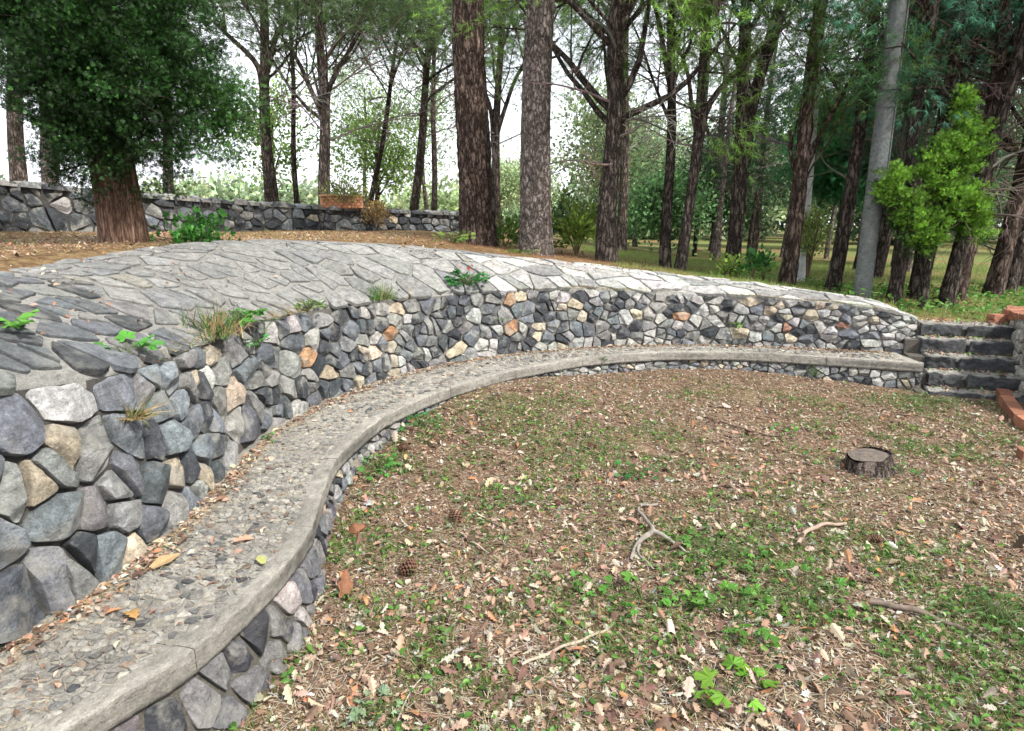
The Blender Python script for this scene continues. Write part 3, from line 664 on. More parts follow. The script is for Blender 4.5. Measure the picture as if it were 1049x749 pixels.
stick([(.04, 2.22, .01), (.2, 2.3, .02), (.4, 2.42, .015), (.45, 2.47, .02)], [.006, .006, .004], 'thin pale straight stick lying left of the three-leafed weed in the near court', (.32, .26, .2))
stick([(-.3, 3.3, .01), (-.2, 3.15, .02), (-.08, 3.02, .012)], [.005, .005, .003], 'short thin stick beside the farther pine cone', (.28, .22, .17))
stick([(1.55, 3.15, .01), (1.65, 3.28, .03), (1.78, 3.36, .035), (1.95, 3.4, .02)], [.011, .012, .008], 'bent brown stick below the stump in the right half of the court', (.24, .18, .14))
stick([(1.7, 5.35, .01), (1.9, 5.1, .02), (2.05, 4.95, .02), (2.2, 4.9, .012)], [.008, .008, .005], 'thin dark stick on the bare litter behind and left of the stump', (.12, .08, .06))
stick([(1.66, 2.62, .02), (1.8, 2.55, .03), (1.95, 2.44, .02), (2.03, 2.3, .01)], [.014, .011, .006], 'dark curved root-like stick near the right edge of the court', (.13, .1, .08))
stick([(-.42, 1.95, .01), (-.40, 2.08, .02), (-.34, 2.2, .01)], [.003, .003, .002], 'hair-thin grey twig at the bottom left of the court', (.28, .24, .2))
stick([(.685, 2.4, .012), (.7, 2.52, .02)], [.018, .016], 'short stub of pale barkless wood in the near court', (.55, .45, .34), 'wood_stub', 'wood')
def cone(x, y, s, lab, rz, tilt=1.2, seed=0):
    rnd = random.Random(seed); o = gp(x, y, s * .33); t = empty('pine_cone', o, lab, 'pine cone', 'pine cones on the ground'); ax = np.array([math.cos(rz) * math.sin(tilt), math.sin(rz) * math.sin(tilt), math.cos(tilt)])
    mb = MB(); k = np.linspace(0, 1, 8); tube(mb, np.array(o) + (k[:, None] - .45) * s * .8 * ax, s * .2 * np.sin(np.clip(k * .9 + .08, 0, 1) * math.pi) + .003, 8, (.035, .02, .013)); mb.build('core', M['twig'], t)
    e1 = nrm(np.cross(ax, [0.1, .2, 1])); e2 = np.cross(ax, e1); mb = MB(); N = 90
    P = []; D = []; S = []
    for i in range(N):
        f = (i + .5) / N; a = i * 2.39996; r_ = s * .42 * math.sin(min(1, f * .92 + .07) * math.pi) ** .75; c = np.array(o) + (f - .45) * s * .85 * ax
        d = (math.cos(a) * e1 + math.sin(a) * e2) + ax * (f * 1.3 - .35); P.append(c); D.append(d); S.append(max(r_, s * .1))
    D = nrm(np.array(D)); T = (np.array([(-.12, .2, .0), (.12, .2, 0), (-.3, .85, .0), (.3, .85, 0), (0, 1.08, .1), (-.2, .95, -.14), (.2, .95, -.14)]), [np.array([(0, 1, 3, 2)]), np.array([(2, 3, 4), (2, 4, 5), (4, 3, 6), (4, 6, 5)])])
    X = nrm(np.cross(D, ax)); Mx = np.stack([X, D, np.cross(X, D)], -1)
    inst(mb, T, np.array(P), Mx, np.array(S), varc((.11, .06, .038), N, .3)); mb.build('scales', M['wood'], t)
cone(-.53, 2.9, .105, 'open dark pine cone, the nearer of the two left of the court middle', .8, 1.1, 1)
cone(-.33, 3.44, .095, 'open dark pine cone, the farther of the two left of the court middle', 2.2, .9, 2)
cone(-.80, 4.45, .085, 'small dark pine cone by the leafy weed at the foot of the bench', 4, 1.2, 3)
cone(.28, 3.62, .055, 'tiny dark pine cone on the leaves left of the crooked branch', 1, 1.2, 4)
cone(2.02, 3.22, .07, 'flattened dark pine cone in the right half of the court below the stump', 3, 1.3, 5)
def bark_piece(x, y, L, wd, rz, lab, lean=.9):
    mb = MB(); a = np.linspace(-1, 1, 9); k = np.linspace(0, 1, 9); V = []
    for t in k:
        ww = wd * (.12 + .9 * math.sin(math.pi * min(1, t * .78 + .2)) ** 1.4) * (1 + .25 * math.sin(t * 17)); V.append(np.c_[a * ww, np.full(9, t * L), .5 * ww * (1 - a ** 2) + .01 * np.sin(t * 5)])
    V = np.vstack(V); V2 = V - np.array([0, 0, .006]); V = np.vstack([V, V2]); Rm = eul(np.array([lean]), np.array([.2]), np.array([rz]))[0]; V = V @ Rm.T + np.array(gp(x, y, .0))
    F = grid_faces(9, 9); rim = [i for i in range(9)] + [8 + 9 * i for i in range(1, 9)] + [80 - i for i in range(1, 9)] + [72 - 9 * i for i in range(1, 8)]
    mb.add(V, [F, F[:, ::-1] + 81, np.array([[rim[i], rim[(i + 1) % len(rim)], rim[(i + 1) % len(rim)] + 81, rim[i] + 81] for i in range(len(rim))])], (.17, .075, .04)); tag(mb.build('bark_piece', M['litter'], None, True, gp(x, y)), lab, 'bark', 'curled bark pieces by the bench')
bark_piece(-.80, 2.70, .15, .032, .3, 'pointed curled orange-brown bark piece standing by the bench foot, the nearer one', .75)
bark_piece(-.93, 3.33, .10, .045, -1.2, 'rounded orange-brown bark piece by the bench foot, the farther one', .5)

pb = empty('flower_box', (-3.25, 13.05, 1.97), 'terracotta flower box with a basket weave side standing on the boundary wall', 'planter')
mb = MB(); L_, D_, H_ = .80, .3, .26; x0, y0, z0 = -3.75, 12.9, 1.97; ax = nrm(np.array([.93, .37])); ay = np.array([-ax[1], ax[0]])
def bx(mb, o, L, D, H, c):
    P = [(0, 0, 0), (L, 0, 0), (L, D, 0), (0, D, 0), (0, 0, H), (L, 0, H), (L, D, H), (0, D, H)]; P = np.array([(o[0] + p[0] * ax[0] + p[1] * ay[0], o[1] + p[0] * ax[1] + p[1] * ay[1], o[2] + p[2]) for p in P])
    mb.add(P, np.array([(0, 1, 5, 4), (1, 2, 6, 5), (2, 3, 7, 6), (3, 0, 4, 7), (4, 5, 6, 7), (3, 2, 1, 0)]), c)
bx(mb, (x0, y0, z0), L_, D_, H_ - .03, (.42, .2, .11))
for i in range(14):
    for j in range(4): 
        q = np.array([x0, y0]) + ax * (.02 + i * .0555) - ay * .012; bx(mb, (q[0], q[1], z0 + .015 + j * .052), .046, .02, .04, (.5, .25, .14) if (i + j) % 2 else (.34, .15, .08))
mb.build('box', M['brick'], pb)
mb = MB(); q = np.array([x0, y0]) - ax * .02 - ay * .025; bx(mb, (q[0], q[1], z0 + H_ - .03), L_ + .04, D_ + .05, .035, (.5, .26, .15)); mb.build('rim', M['brick'], pb)

pole = empty('lamp_pole', (4.47, 8.1, .7), 'tapered grey concrete pole rising among the trees at the right', 'pole')
mb = MB(); k = np.linspace(0, 1, 30); P = np.c_[4.47 - .0 * k, 8.1 + 0 * k, .55 + 8.5 * k]; tube(mb, P, .105 - .025 * k, 40, (.135, .148, .145)); mb.build('shaft', M['cement'], pole, True)
mb = MB(); tube(mb, [(4.57, 8.05, 1.9), (4.565, 8.05, 3.6), (4.57, 8.05, 5.2), (4.565, 8.05, 7)], [.010] * 4, 8, (.16, .17, .17)); mb.build('cable_conduit', M['cement'], pole, True)
for z in (2.2, 3.05, 4.3):
    mb = MB(); tube(mb, [(4.47, 8.1, z), (4.47, 8.1, z + .03)], [.105 - .025 * (z - .55) / 8.5 + .005] * 2, 40, (.13, .135, .14), cap=False); mb.build('strap', M['cement'], pole, True)
wp = MB(); k = np.linspace(0, 1, 12); tube(wp, np.c_[4.74 - .12 * k, 10.5 + 0 * k, .6 + 6 * k], .085 - .02 * k, 20, (.62, .63, .62)); tag(wp.build('metal_pole', M['cement'], None, True, (4.74, 10.5, .6)), 'thin white pole half hidden behind a dark leaning pine', 'pole')
for (x, y, h) in ((3.25, 14.5, .95), (5.4, 15.2, 1.0)):
    pass
# ------------------------------------------------------------------ trees
def rot_about(d, ax, a):
    ax = ax / np.linalg.norm(ax); return d * math.cos(a) + np.cross(ax, d) * math.sin(a) + ax * ax.dot(d) * (1 - math.cos(a))
def grow(mb, tips, p, d, L, r, lvl, g, rnd, col):
    """a limb and what branches off it"""
    n = 7 if lvl < 2 else 4; P = [np.array(p, float)]; d = np.array(d, float); d /= np.linalg.norm(d); D = [d]
    for i in range(n):
        d = d + np.array([rnd.gauss(0, 1), rnd.gauss(0, 1), rnd.gauss(0, .6)]) * g['wob'] + np.array([0, 0, g['up'] if lvl < 2 else g['up2']])
        d /= np.linalg.norm(d); P.append(P[-1] + d * L / n); D.append(d)
    k = np.linspace(0, 1, n + 1); rad = r * (1 - .72 * k ** 1.1)
    tube(mb, P, rad, [9, 7, 4, 3][min(lvl, 3)], col, cap=lvl < 2)
    if lvl >= g['lv']:
        tips.append((P[-1], D[-1])); tips.append((P[n // 2], D[n // 2])) if g.get('dense') else None; return
    for _ in range(g['n'][lvl]):
        t = rnd.uniform(.25 if lvl else .3, 1) * n; i = min(int(t), n - 1); f = t - i; q = P[i] * (1 - f) + P[i + 1] * f
        ax = np.cross(D[i], [rnd.gauss(0, 1), rnd.gauss(0, 1), rnd.gauss(0, 1)]); nd = rot_about(D[i], ax, R(rnd.uniform(*g['ang'])))
        grow(mb, tips, q, nd, L * rnd.uniform(.35, .62), r * (1 - .7 * t / n) * rnd.uniform(.4, .6) + .0015, lvl + 1, g, rnd, col)
def needles(mb, tips, n, ln, wd, spread, col, droop=.0, down=0., dv=.3):
    n = int(n * 1.25); ln = ln * .8; wd = wd * .8; spread = spread * 1.35
    """tufts of needles round the twig ends"""
    if not tips: return
    T = np.array([t[0] for t in tips]); D = np.array([t[1] for t in tips]); m = len(T)
    tb = np.exp(RNG.normal(0, .28, m)); i = np.repeat(np.arange(m), n)
    # each tip carries several tufts
    nt_ = max(1, n // 16); off = RNG.normal(0, spread, (m, nt_, 3)); j = RNG.integers(0, nt_, len(i))
    P = T[i] + off[i, j] - D[i] * RNG.uniform(0, .12, (len(i), 1))
    dd = nrm(D[i] * .8 + off[i, j] / max(spread, 1e-3) * .4 + RNG.normal(0, .75, (len(i), 3)) - np.array([0, 0, down]))
    S = np.stack([np.full(len(i), wd / .024), ln * RNG.uniform(.7, 1.2, len(i)), np.full(len(i), ln)], 1)
    C = varc(col, len(i), dv) * tb[i][:, None]
    inst(mb, NEEDLE, P, frame(dd), S, C)
def clumps(mb, cen, rad, nc, npc, size, cs, col, tmpl=DIAM, shell=.45, dv=.25, up=.2, dmean=None):
    """leaves in small clumps through an ellipsoid"""
    d = nrm(RNG.normal(size=(nc, 3))); r = (shell + (1 - shell) * RNG.random(nc)) * np.exp(RNG.normal(0, .10, nc)); c = np.array(cen) + d * r[:, None] * np.array(rad)
    i = np.repeat(np.arange(nc), npc); P = c[i] + RNG.normal(0, cs, (len(i), 3)) * np.array([1, 1, .75])
    dd = d[i] * .7 + RNG.normal(0, .7, (len(i), 3)) + np.array([0, 0, up])
    tb = np.exp(RNG.normal(0, .3, nc)); C = varc(col, len(i), dv) * tb[i][:, None]
    inst(mb, tmpl, P, frame(dd), size * RNG.uniform(.6, 1.4, len(i)), C); return c
G_PINE = dict(dense=True, wob=.12, up=.06, up2=.03, lv=3, n=[6, 5, 4], ang=(28, 62))
G_DEAD = dict(wob=.22, up=.0, up2=-.01, lv=2, n=[7, 5], ang=(30, 75))
def pathz(x0, y0, z0, x1, y1, z1, n, bow=(0, 0), wig=.03, seed=0):
    k = np.linspace(0, 1, n); s = np.sin(k * math.pi)
    return np.c_[x0 + (x1 - x0) * k + bow[0] * s + wig * np.sin(k * 9 + seed), y0 + (y1 - y0) * k + bow[1] * s + wig * np.cos(k * 7 + seed), z0 + (z1 - z0) * k]
def bark_disp(amp, seed=0):
    def f(a, z, r):
        v = vnoise(a * 5.5 + 50 + .8 * np.sin(z * 7), z * 7 + seed, 61 + seed) ; w_ = vnoise(a * 12 + 9 + seed, z * 16, 67)
        rg = 1 - np.abs(2 * v - 1) ** .6
        return amp * (-rg + .5 * w_) + r * .06 * np.sin(a * 3 + seed + z * .8)
    return f
def make_tree(name, label, group, x, y, zb, top, r, bark, n_side=16, nring=14, rtop=.55, amp=0., limbs=6, limb_z=.45, limb_L=2.4, ang=(25, 55), fol='pine', fcol=(.055, .105, .028), nn=66, ln=.13, wd=.006,
              spread=.10, seed=0, dead=5, dead_z=(.3, .75), dead_L=1.2, dead_col=(.16, .13, .115), bow=(0, 0), forks=(), flare=.36, limb_col=None, down=0., g=None, dirs=None, cat='tree', extra=None, dead_dir=None):
    r = r * (.88 if r > .2 else .76); rnd = random.Random(seed); t = empty(name, (x, y, zb), label, cat, group)
    P = pathz(x, y, zb - .15, *top, nring, bow, .03, seed); k = np.linspace(0, 1, nring); Hh = P[-1, 2] - P[0, 2]
    rad = r * (1 - (1 - rtop) * k) + r * flare * np.exp(-k * Hh / .28)
    mb = MB(); tube(mb, P, rad, n_side, (.5, .5, .5), bark_disp(amp, seed % 7) if amp else None)
    forkpts = []
    for (kz, tx, ty, tz, fr) in forks:
        s = P[int(kz * (nring - 1))]; Q = pathz(*s, tx, ty, tz, 12, (-(tx - s[0]) * .25, 0), .03, seed + 3); tube(mb, Q, fr * (1 - .5 * np.linspace(0, 1, 12)), 10, (.5, .5, .5)); forkpts.append(Q)
    mb.build('trunk', bark, t, amp == 0)
    lb = MB(); tips = []; lc = limb_col or (.13, .085, .065); g = g or G_PINE
    ends = [P] + forkpts
    for i in range(limbs):
        Q = ends[i % len(ends)]; f = rnd.uniform(limb_z, 1) if Q is P else rnd.uniform(.4, 1); q = Q[int(f * (len(Q) - 1))]
        a = i * 2.4 + rnd.uniform(-.4, .4) if dirs is None else R(dirs[i % len(dirs)]) + rnd.uniform(-.2, .2); e = R(90 - rnd.uniform(*ang))
        rr_ = np.interp(q[2], P[:, 2], rad) if Q is P else fr * .6
        grow(lb, tips, q, (math.cos(a) * math.cos(e), math.sin(a) * math.cos(e), math.sin(e)), limb_L * rnd.uniform(.75, 1.25), rr_ * rnd.uniform(.35, .55), 1, g, rnd, lc)
    if lb.n: lb.build('limbs', bark, t, True)
    if dead:
        db = MB(); tt = []
        for i in range(dead):
            f = rnd.uniform(*dead_z); q = P[int(f * (nring - 1))]; a = rnd.uniform(0, 6.28) if dead_dir is None else R(rnd.choice(dead_dir) + rnd.uniform(-30, 30)); e = rnd.uniform(-.1, .7)
            grow(db, tt, q, (math.cos(a) * math.cos(e), math.sin(a) * math.cos(e), math.sin(e)), dead_L * rnd.uniform(.6, 1.3), .011 + r * .06, 1 if dead_L < 1 else 0, G_DEAD, rnd, tuple(c * rnd.uniform(.8, 1.2) for c in dead_col))
        db.build('dead_branches', M['twig'], t, True)
    fm = MB()
    if fol == 'pine': needles(fm, tips, nn, ln, wd, spread, fcol, down=down)
    elif fol == 'broad' and tips:
        T = np.array([q[0] for q in tips]); i = np.repeat(np.arange(len(T)), nn); Pp = T[i] + RNG.normal(0, spread, (len(i), 3)); tb = np.exp(RNG.normal(0, .3, len(T)))
        inst(fm, DIAM, Pp, frame(RNG.normal(0, 1, (len(i), 3)) + [0, 0, -.2]), ln * RNG.uniform(.6, 1.4, len(i)), varc(fcol, len(i), .25) * tb[i][:, None])
    if extra: extra(fm, t)
    if fm.n: fm.build('crown', M['needle' if fol == 'pine' else 'leaf'], t)
    return t
GP = 'pines along the edge of the terrace'
zg = lambda x, y: float(zt(np.array([x]), np.array([y]))[0])
PG = (.11, .20, .05); DG = (.06, .15, .055); BG = (.055, .16, .10)
make_tree('pine_tree', 'dark red-brown cracked trunk, left one of the twin trunks behind the paved slope', GP, -.57, 10.05, zg(-.57, 10.05), (-.62, 10.05, 9.0), .31, M['bark_red'], 110, 420, .62, .028, 6, .62, 3.0, seed=1, dead=2, dead_z=(.5, .7), dead_dir=[0, 180], fcol=PG)
make_tree('pine_tree', 'pale grey plated trunk, right one of the twin trunks behind the paved slope', GP, .32, 9.5, zg(.32, 9.5), (.52, 9.5, 9.0), .262, M['bark_grey'], 100, 420, .62, .014, 6, .62, 3.0, seed=2, dead=2, dead_z=(.5, .7), dead_dir=[0], fcol=PG)
make_tree('pine_tree', 'pine right of the twin trunks, fanning into reddish limbs under a bright green crown', GP, 1.39, 9.4, zg(1.39, 9.4), (1.43, 9.4, 4.7), .195, M['bark_mid'], 60, 170, .6, .014, 17, .50, 2.3, (18, 62), seed=3, dead=7, dead_z=(.35, .8), dead_L=1.3, fcol=(.16, .30, .05), nn=110, limb_col=(.15, .08, .06), dead_col=(.17, .15, .135))
make_tree('pine_tree', 'slender dark pine, left one of the slim pair right of the fanned pine', GP, 2.33, 9.6, zg(2.33, 9.6), (2.2, 9.7, 5.6), .112, M['bark_dark'], 24, 60, .5, .008, 9, .42, 1.6, (12, 40), seed=4, dead=4, dead_L=1.1, fcol=PG, forks=[(.45, 1.75, 9.8, 5.2, .05)], nn=66)
make_tree('pine_tree', 'slender pine with one long rising side limb, right one of the slim pair', GP, 2.50, 9.4, zg(2.5, 9.4), (2.75, 9.5, 6.2), .108, M['bark_mid'], 24, 60, .5, .008, 8, .5, 1.6, (15, 45), seed=5, dead=4, dead_L=1.1, fcol=PG, forks=[(.37, 3.7, 9.2, 4.3, .055), (.34, 2.15, 9.6, 4.4, .04)])
make_tree('pine_tree', 'dark rough pine splitting low into two tall stems behind the paved slope', GP, 3.17, 9.2, zg(3.17, 9.2), (3.05, 9.2, 7.0), .135, M['bark_dark'], 44, 110, .45, .014, 10, .45, 1.8, (18, 50), seed=6, dead=5, dead_L=1.2, fcol=PG, forks=[(.17, 3.75, 9.3, 5.2, .105)])
make_tree('pine_tree', 'dark red-brown pine leaning right in front of the white pole', GP, 3.80, 8.85, zg(3.8, 8.85), (4.05, 9.0, 6.8), .14, M['bark_red'], 50, 130, .5, .016, 12, .42, 1.8, (18, 50), seed=7, dead=6, dead_L=1.2, fcol=PG, forks=[(.18, 4.95, 8.9, 4.2, .05), (.14, 3.7, 8.95, 2.9, .045)])
GB = 'pines beyond the boundary wall'
def gbz(x, y): return zg(x, y)
bt_ = [('pine_tree', 'tall reddish pine with a forked top beyond the boundary wall, right of the dark cypress', -5.94, 16, (-5.65, 16, 8.0), .2, 'bark_mid', 10, [(.5, -6.9, 16, 6.2, .08), (.5, -5.0, 16.1, 6.5, .09)]),
       ('pine_tree', 'thin straight dark trunk just right of the tall reddish forked pine', -5.7, 17.3, (-5.5, 17.3, 7.5), .10, 'bark_dark', 4, []),
       ('pine_tree', 'reddish many-limbed pine standing right behind the flower box', -4.17, 14.6, (-4.0, 14.6, 6.4), .19, 'bark_mid', 16, [(.42, -4.9, 14.7, 5.5, .07), (.42, -3.2, 14.5, 5.6, .07)]),
       ('pine_tree', 'slim dark pine leaning right, behind the wall right of the flower box', -4.0, 18, (-2.7, 18, 7.5), .105, 'bark_dark', 9, []),
       ('pine_tree', 'pine leaning right with long bare twigs, second trunk right of the flower box', -2.62, 17, (-1.75, 17, 8.0), .16, 'bark_mid', 11, []),
       ('pine_tree', 'slim upright pine just left of the left twin trunk, beyond the wall end', -2.42, 20, (-2.2, 20, 8.5), .125, 'bark_mid', 8, []),
       ('pine_tree', 'dark pine glimpsed between the twin trunks with limbs spreading high up', -.42, 15, (-.2, 15, 7.2), .14, 'bark_dark', 12, [(.35, .6, 15, 5.5, .06), (.35, -1.2, 15, 5.6, .06)]),
       ('pine_tree', 'brown trunk beyond the wall at the left picture edge, left of the two there', -11.3, 15, (-10.5, 15, 8.5), .21, 'bark_mid', 6, []),
       ('pine_tree', 'grey-brown trunk beyond the wall, second from the left picture edge', -10.55, 15, (-9.9, 15, 8.5), .21, 'bark_grey', 6, []),
       ('pine_tree', 'trunk beyond the wall showing through the right side of the dark cypress', -8.9, 17, (-8.5, 17, 8.0), .18, 'bark_grey', 7, []),
       ('pine_tree', 'pine seen close behind the right side of the fanned pine', 2.74, 16, (2.6, 16, 8), .17, 'bark_mid', 9, []),
       ('pine_tree', 'grey pale trunk with bare forked limbs in the gap left of the two-stemmed pine', 5.7, 18, (5.6, 18, 6.2), .17, 'bark_grey', 9, [(.3, 4.7, 18, 5.0, .06)]),]
for i, (nm, lab, x, y, top, r, bk, nl, fk) in enumerate(bt_):
    make_tree(nm, lab, GB, x, y, gbz(x, y), top, r, M[bk], 16, 26, .5, .006, nl, .5, 2.6, (22, 62), seed=20 + i, dead=8, dead_z=(.35, .85), dead_L=2.0, dead_col=(.2, .175, .16), fcol=(.11, .18, .075), nn=110, ln=.17, wd=.011, spread=.22, forks=fk)
GR = 'close-set trees behind the steps'
rt = [('thick dark trunk just left of the grey concrete pole', 4.42, 8.75, (4.75, 8.9, 7.0), .14, 'bark_dark', 8, (0, 0)),
      ('brown trunk with short stubs just right of the grey concrete pole', 4.96, 8.25, (5.1, 8.4, 5.4), .125, 'bark_mid', 5, (-.04, 0)),
      ('dark trunk under the lime green sprays, third to the right of the concrete pole', 5.32, 8.4, (5.45, 8.5, 5.2), .165, 'bark_dark', 6, (.05, 0)),
      ('dark trunk slanting right, in the middle of the group behind the steps', 5.5, 8.1, (6.3, 8.3, 5.4), .14, 'bark_dark', 6, (.05, 0)),
      ('knobbly dark trunk directly above the left part of the steps', 6.0, 8.55, (6.1, 8.7, 5.8), .15, 'bark_red', 7, (.06, 0)),
      ('reddish brown trunk leaning right above the middle of the steps', 6.32, 8.9, (6.75, 9.1, 5.6), .13, 'bark_red', 7, (-.05, 0)),
      ('thick rough trunk leaning right at the right edge above the steps', 6.78, 8.9, (7.5, 9.2, 5.8), .175, 'bark_red', 8, (-.1, 0)),
      ('second rough leaning trunk close beside the thick one at the right edge', 7.25, 9.3, (8.0, 9.5, 5.8), .15, 'bark_mid', 8, (-.1, 0))]
for i, (lab, x, y, top, r, bk, nl, bow) in enumerate(rt):
    make_tree('conifer_tree', lab, GR, x, y, zg(x, y), top, r * .88, M[bk], 30, 60, .55, .014, nl, .5, 2.1, (30, 75), seed=50 + i, dead=5, dead_z=(.25, .7), dead_L=1.3, dead_col=(.13, .105, .09), fcol=DG if i % 2 else BG, nn=110, ln=.12, wd=.008, spread=.12, down=.5, bow=bow)
make_tree('conifer_tree', 'dark many-branched tree rising behind the lime green sprays right of the pole', GR, 6.75, 12, zg(6.75, 12), (7.5, 12, 6.8), .2, M['bark_dark'], 24, 40, .5, .01, 17, .42, 2.6, (20, 60), seed=70, dead=8, dead_L=2, dead_col=(.1, .08, .07), fcol=BG, nn=110, ln=.14, wd=.009, spread=.14)
make_tree('conifer_tree', 'dark green tree filling the top right corner with drooping needles', GR, 8.3, 10.5, zg(8.3, 10.5), (7.9, 10.2, 6.5), .2, M['bark_dark'], 20, 40, .5, .01, 16, .3, 2.8, (35, 80), seed=71, dead=12, dead_z=(.1, .5), dead_L=2.2, dead_col=(.13, .11, .10), fcol=BG, nn=150, ln=.13, wd=.010, spread=.14, down=.7)

# the dark cypress close by on the left
def cyp_extra(fm, t):
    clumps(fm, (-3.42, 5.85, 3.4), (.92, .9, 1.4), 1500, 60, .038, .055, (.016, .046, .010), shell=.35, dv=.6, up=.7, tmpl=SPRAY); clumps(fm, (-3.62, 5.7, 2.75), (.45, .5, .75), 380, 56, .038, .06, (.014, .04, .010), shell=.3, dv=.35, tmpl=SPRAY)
    clumps(fm, (-3.5, 5.9, 5.6), (1.1, 1.1, 2.0), 420, 44, .055, .08, (.02, .06, .015), shell=.4, dv=.35, tmpl=SPRAY)
    clumps(fm, (-2.68, 6.1, 2.75), (.36, .45, .55), 140, 44, .04, .065, (.035, .10, .018), shell=.2, dv=.35, tmpl=SPRAY)
    clumps(fm, (-4.1, 5.7, 3.5), (.4, .5, .7), 170, 50, .04, .07, (.018, .055, .02), shell=.2, dv=.35, tmpl=SPRAY)
    tw = MB(); rnd = random.Random(5)
    for i in range(34):
        a = rnd.uniform(0, 6.28); z = rnd.uniform(2.15, 4.6); p = np.array([-3.5 + .1 * math.cos(a), 5.97 + .1 * math.sin(a), z]); e = rnd.uniform(-.05, .8)
        grow(tw, [], p, (math.cos(a) * math.cos(e), math.sin(a) * math.cos(e), math.sin(e)), rnd.uniform(.4, .85), .010, 1, G_DEAD, rnd, (.08, .05, .04))
    tw.build('dead_twigs', M['twig'], t, True)
make_tree('cypress_tree', 'dense dark cypress with a stout red-brown trunk at the left, above the paved slope', None, -3.62, 6.0, 1.5, (-3.35, 5.9, 6.8), .225, M['bark_fibre'], 48, 60, .3, .003, 0, seed=90, dead=0, fol='scale', extra=cyp_extra, flare=.14, cat='tree')
def lime_extra(fm, t):
    for c, r_, n in (((4.47, 7.72, 2.15), (.19, .2, .24), 60), ((4.72, 7.75, 1.85), (.16, .2, .25), 40), ((5.0, 7.75, 2.35), (.24, .25, .42), 80), ((5.32, 7.8, 2.6), (.26, .25, .40), 90), ((5.3, 7.75, 1.95), (.28, .25, .34), 80), ((4.95, 7.7, 1.6), (.2, .2, .3), 60), ((5.5, 7.7, 1.75), (.2, .2, .35), 60), ((5.25, 7.85, 3.05), (.14, .14, .22), 36)):
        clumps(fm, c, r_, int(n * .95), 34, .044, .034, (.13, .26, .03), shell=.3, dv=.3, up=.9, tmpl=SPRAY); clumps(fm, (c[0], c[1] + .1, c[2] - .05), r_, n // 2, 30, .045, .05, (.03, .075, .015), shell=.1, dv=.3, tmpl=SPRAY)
    tw = MB(); rnd = random.Random(8); s = np.array([5.25, 8.0, 1.7])
    for c in ((4.47, 7.72, 2.15), (4.75, 7.75, 1.85), (5.0, 7.75, 2.35), (5.3, 7.8, 2.6), (5.25, 7.75, 2.0), (4.95, 7.7, 1.6), (5.5, 7.7, 1.75), (5.25, 7.85, 3)):
        tube(tw, [s, (s + np.array(c)) / 2 + [0, 0, .1], c], [.03, .02, .01], 6, (.1, .06, .045))
    tw.build('limbs', M['twig'], t, True)
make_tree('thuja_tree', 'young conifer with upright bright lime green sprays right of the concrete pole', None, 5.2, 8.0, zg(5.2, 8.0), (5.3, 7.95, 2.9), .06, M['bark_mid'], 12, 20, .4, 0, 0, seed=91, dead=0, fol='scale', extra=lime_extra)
def ever(cen, rad, nc, npc, size, cs, col, **k): return lambda fm, t: clumps(fm, cen, rad, nc, npc, size, cs, col, **k)
make_tree('cypress_tree', 'rounded deep green evergreen in the shade between the white pole and the concrete pole', None, 6.6, 13, zg(6.6, 13), (6.5, 13, 3.6), .10, M['bark_mid'], 12, 14, .5, 0, 0, seed=92, dead=0, fol='scale', extra=ever((6.55, 13, 3.0), (1.05, .9, 1.05), 420, 30, .10, .10, (.05, .19, .07), shell=.4, tmpl=SPRAY))

# shrubs and saplings
def shrub(name, label, x, y, zb, H, rad, n, size, col, seed, stems=6, tmpl=DIAM, mat='leaf', up=.4, cs=.06, npc=14, group=None, cat='shrub'):
    rnd = random.Random(seed); t = empty(name, (x, y, zb), label, cat, group); sb = MB(); tips = []
    for i in range(stems):
        a = rnd.uniform(0, 6.28); sp = rnd.uniform(.1, .9) * rad; p1 = (x + math.cos(a) * sp, y + math.sin(a) * sp, zb + H * rnd.uniform(.55, 1)); m_ = ((x + p1[0]) / 2 - math.cos(a) * sp * .15, (y + p1[1]) / 2, zb + H * .45)
        P = resamp([(x, y, zb - .03), m_, p1], 7, 1); tube(sb, P, .004 + .010 * H * (1 - np.linspace(0, .8, 7)), 5, (.12, .085, .05)); tips += [P[k] for k in (3, 4, 5, 6)]
    sb.build('stem', M['twig'], t, True); fb = MB(); T = np.array(tips); c = T[RNG.integers(0, len(T), n)] + RNG.normal(0, rad * .22, (n, 3)); i = np.repeat(np.arange(n), npc)
    P = c[i] + RNG.normal(0, cs, (len(i), 3)); P[:, 2] = np.maximum(P[:, 2], zb + .02); tb = np.exp(RNG.normal(0, .25, n))
    inst(fb, tmpl, P, frame(nrm(P - np.array([x, y, zb + H * .3])) + RNG.normal(0, .5, (len(i), 3)) + [0, 0, up]), size * RNG.uniform(.6, 1.3, len(i)), varc(col, len(i), .25) * tb[i][:, None]); fb.build('foliage', M[mat], t); return t
shrub('leafy_shrub', 'yellow-green sapling with drooping leaves between the grey twin trunk and the fanned pine', 1.02, 10.2, zg(1.02, 10.2), .75, .42, 60, .10, (.15, .22, .04), 1, 9)
shrub('leafy_shrub', 'small bright shrub low between the two twin trunks', -.12, 10.6, zg(-.12, 10.6), .35, .3, 30, .08, (.09, .18, .03), 2)
shrub('variegated_shrub', 'slender yellow-green variegated shrub right of the white pole', 4.72, 10.2, zg(4.72, 10.2), 1.2, .22, 95, .055, (.24, .31, .10), 3, 8)
shrub('seedling', 'small yellow-green seedling left of the two-stemmed pine', 2.95, 8.8, zg(2.95, 8.8), .26, .14, 12, .07, (.14, .22, .04), 4, 4, group='seedlings on the terrace edge')
shrub('seedling', 'dark green broad-leafed seedling right of the two-stemmed pine', 3.35, 8.9, zg(3.35, 8.9), .3, .12, 10, .09, (.04, .13, .03), 5, 4, group='seedlings on the terrace edge')
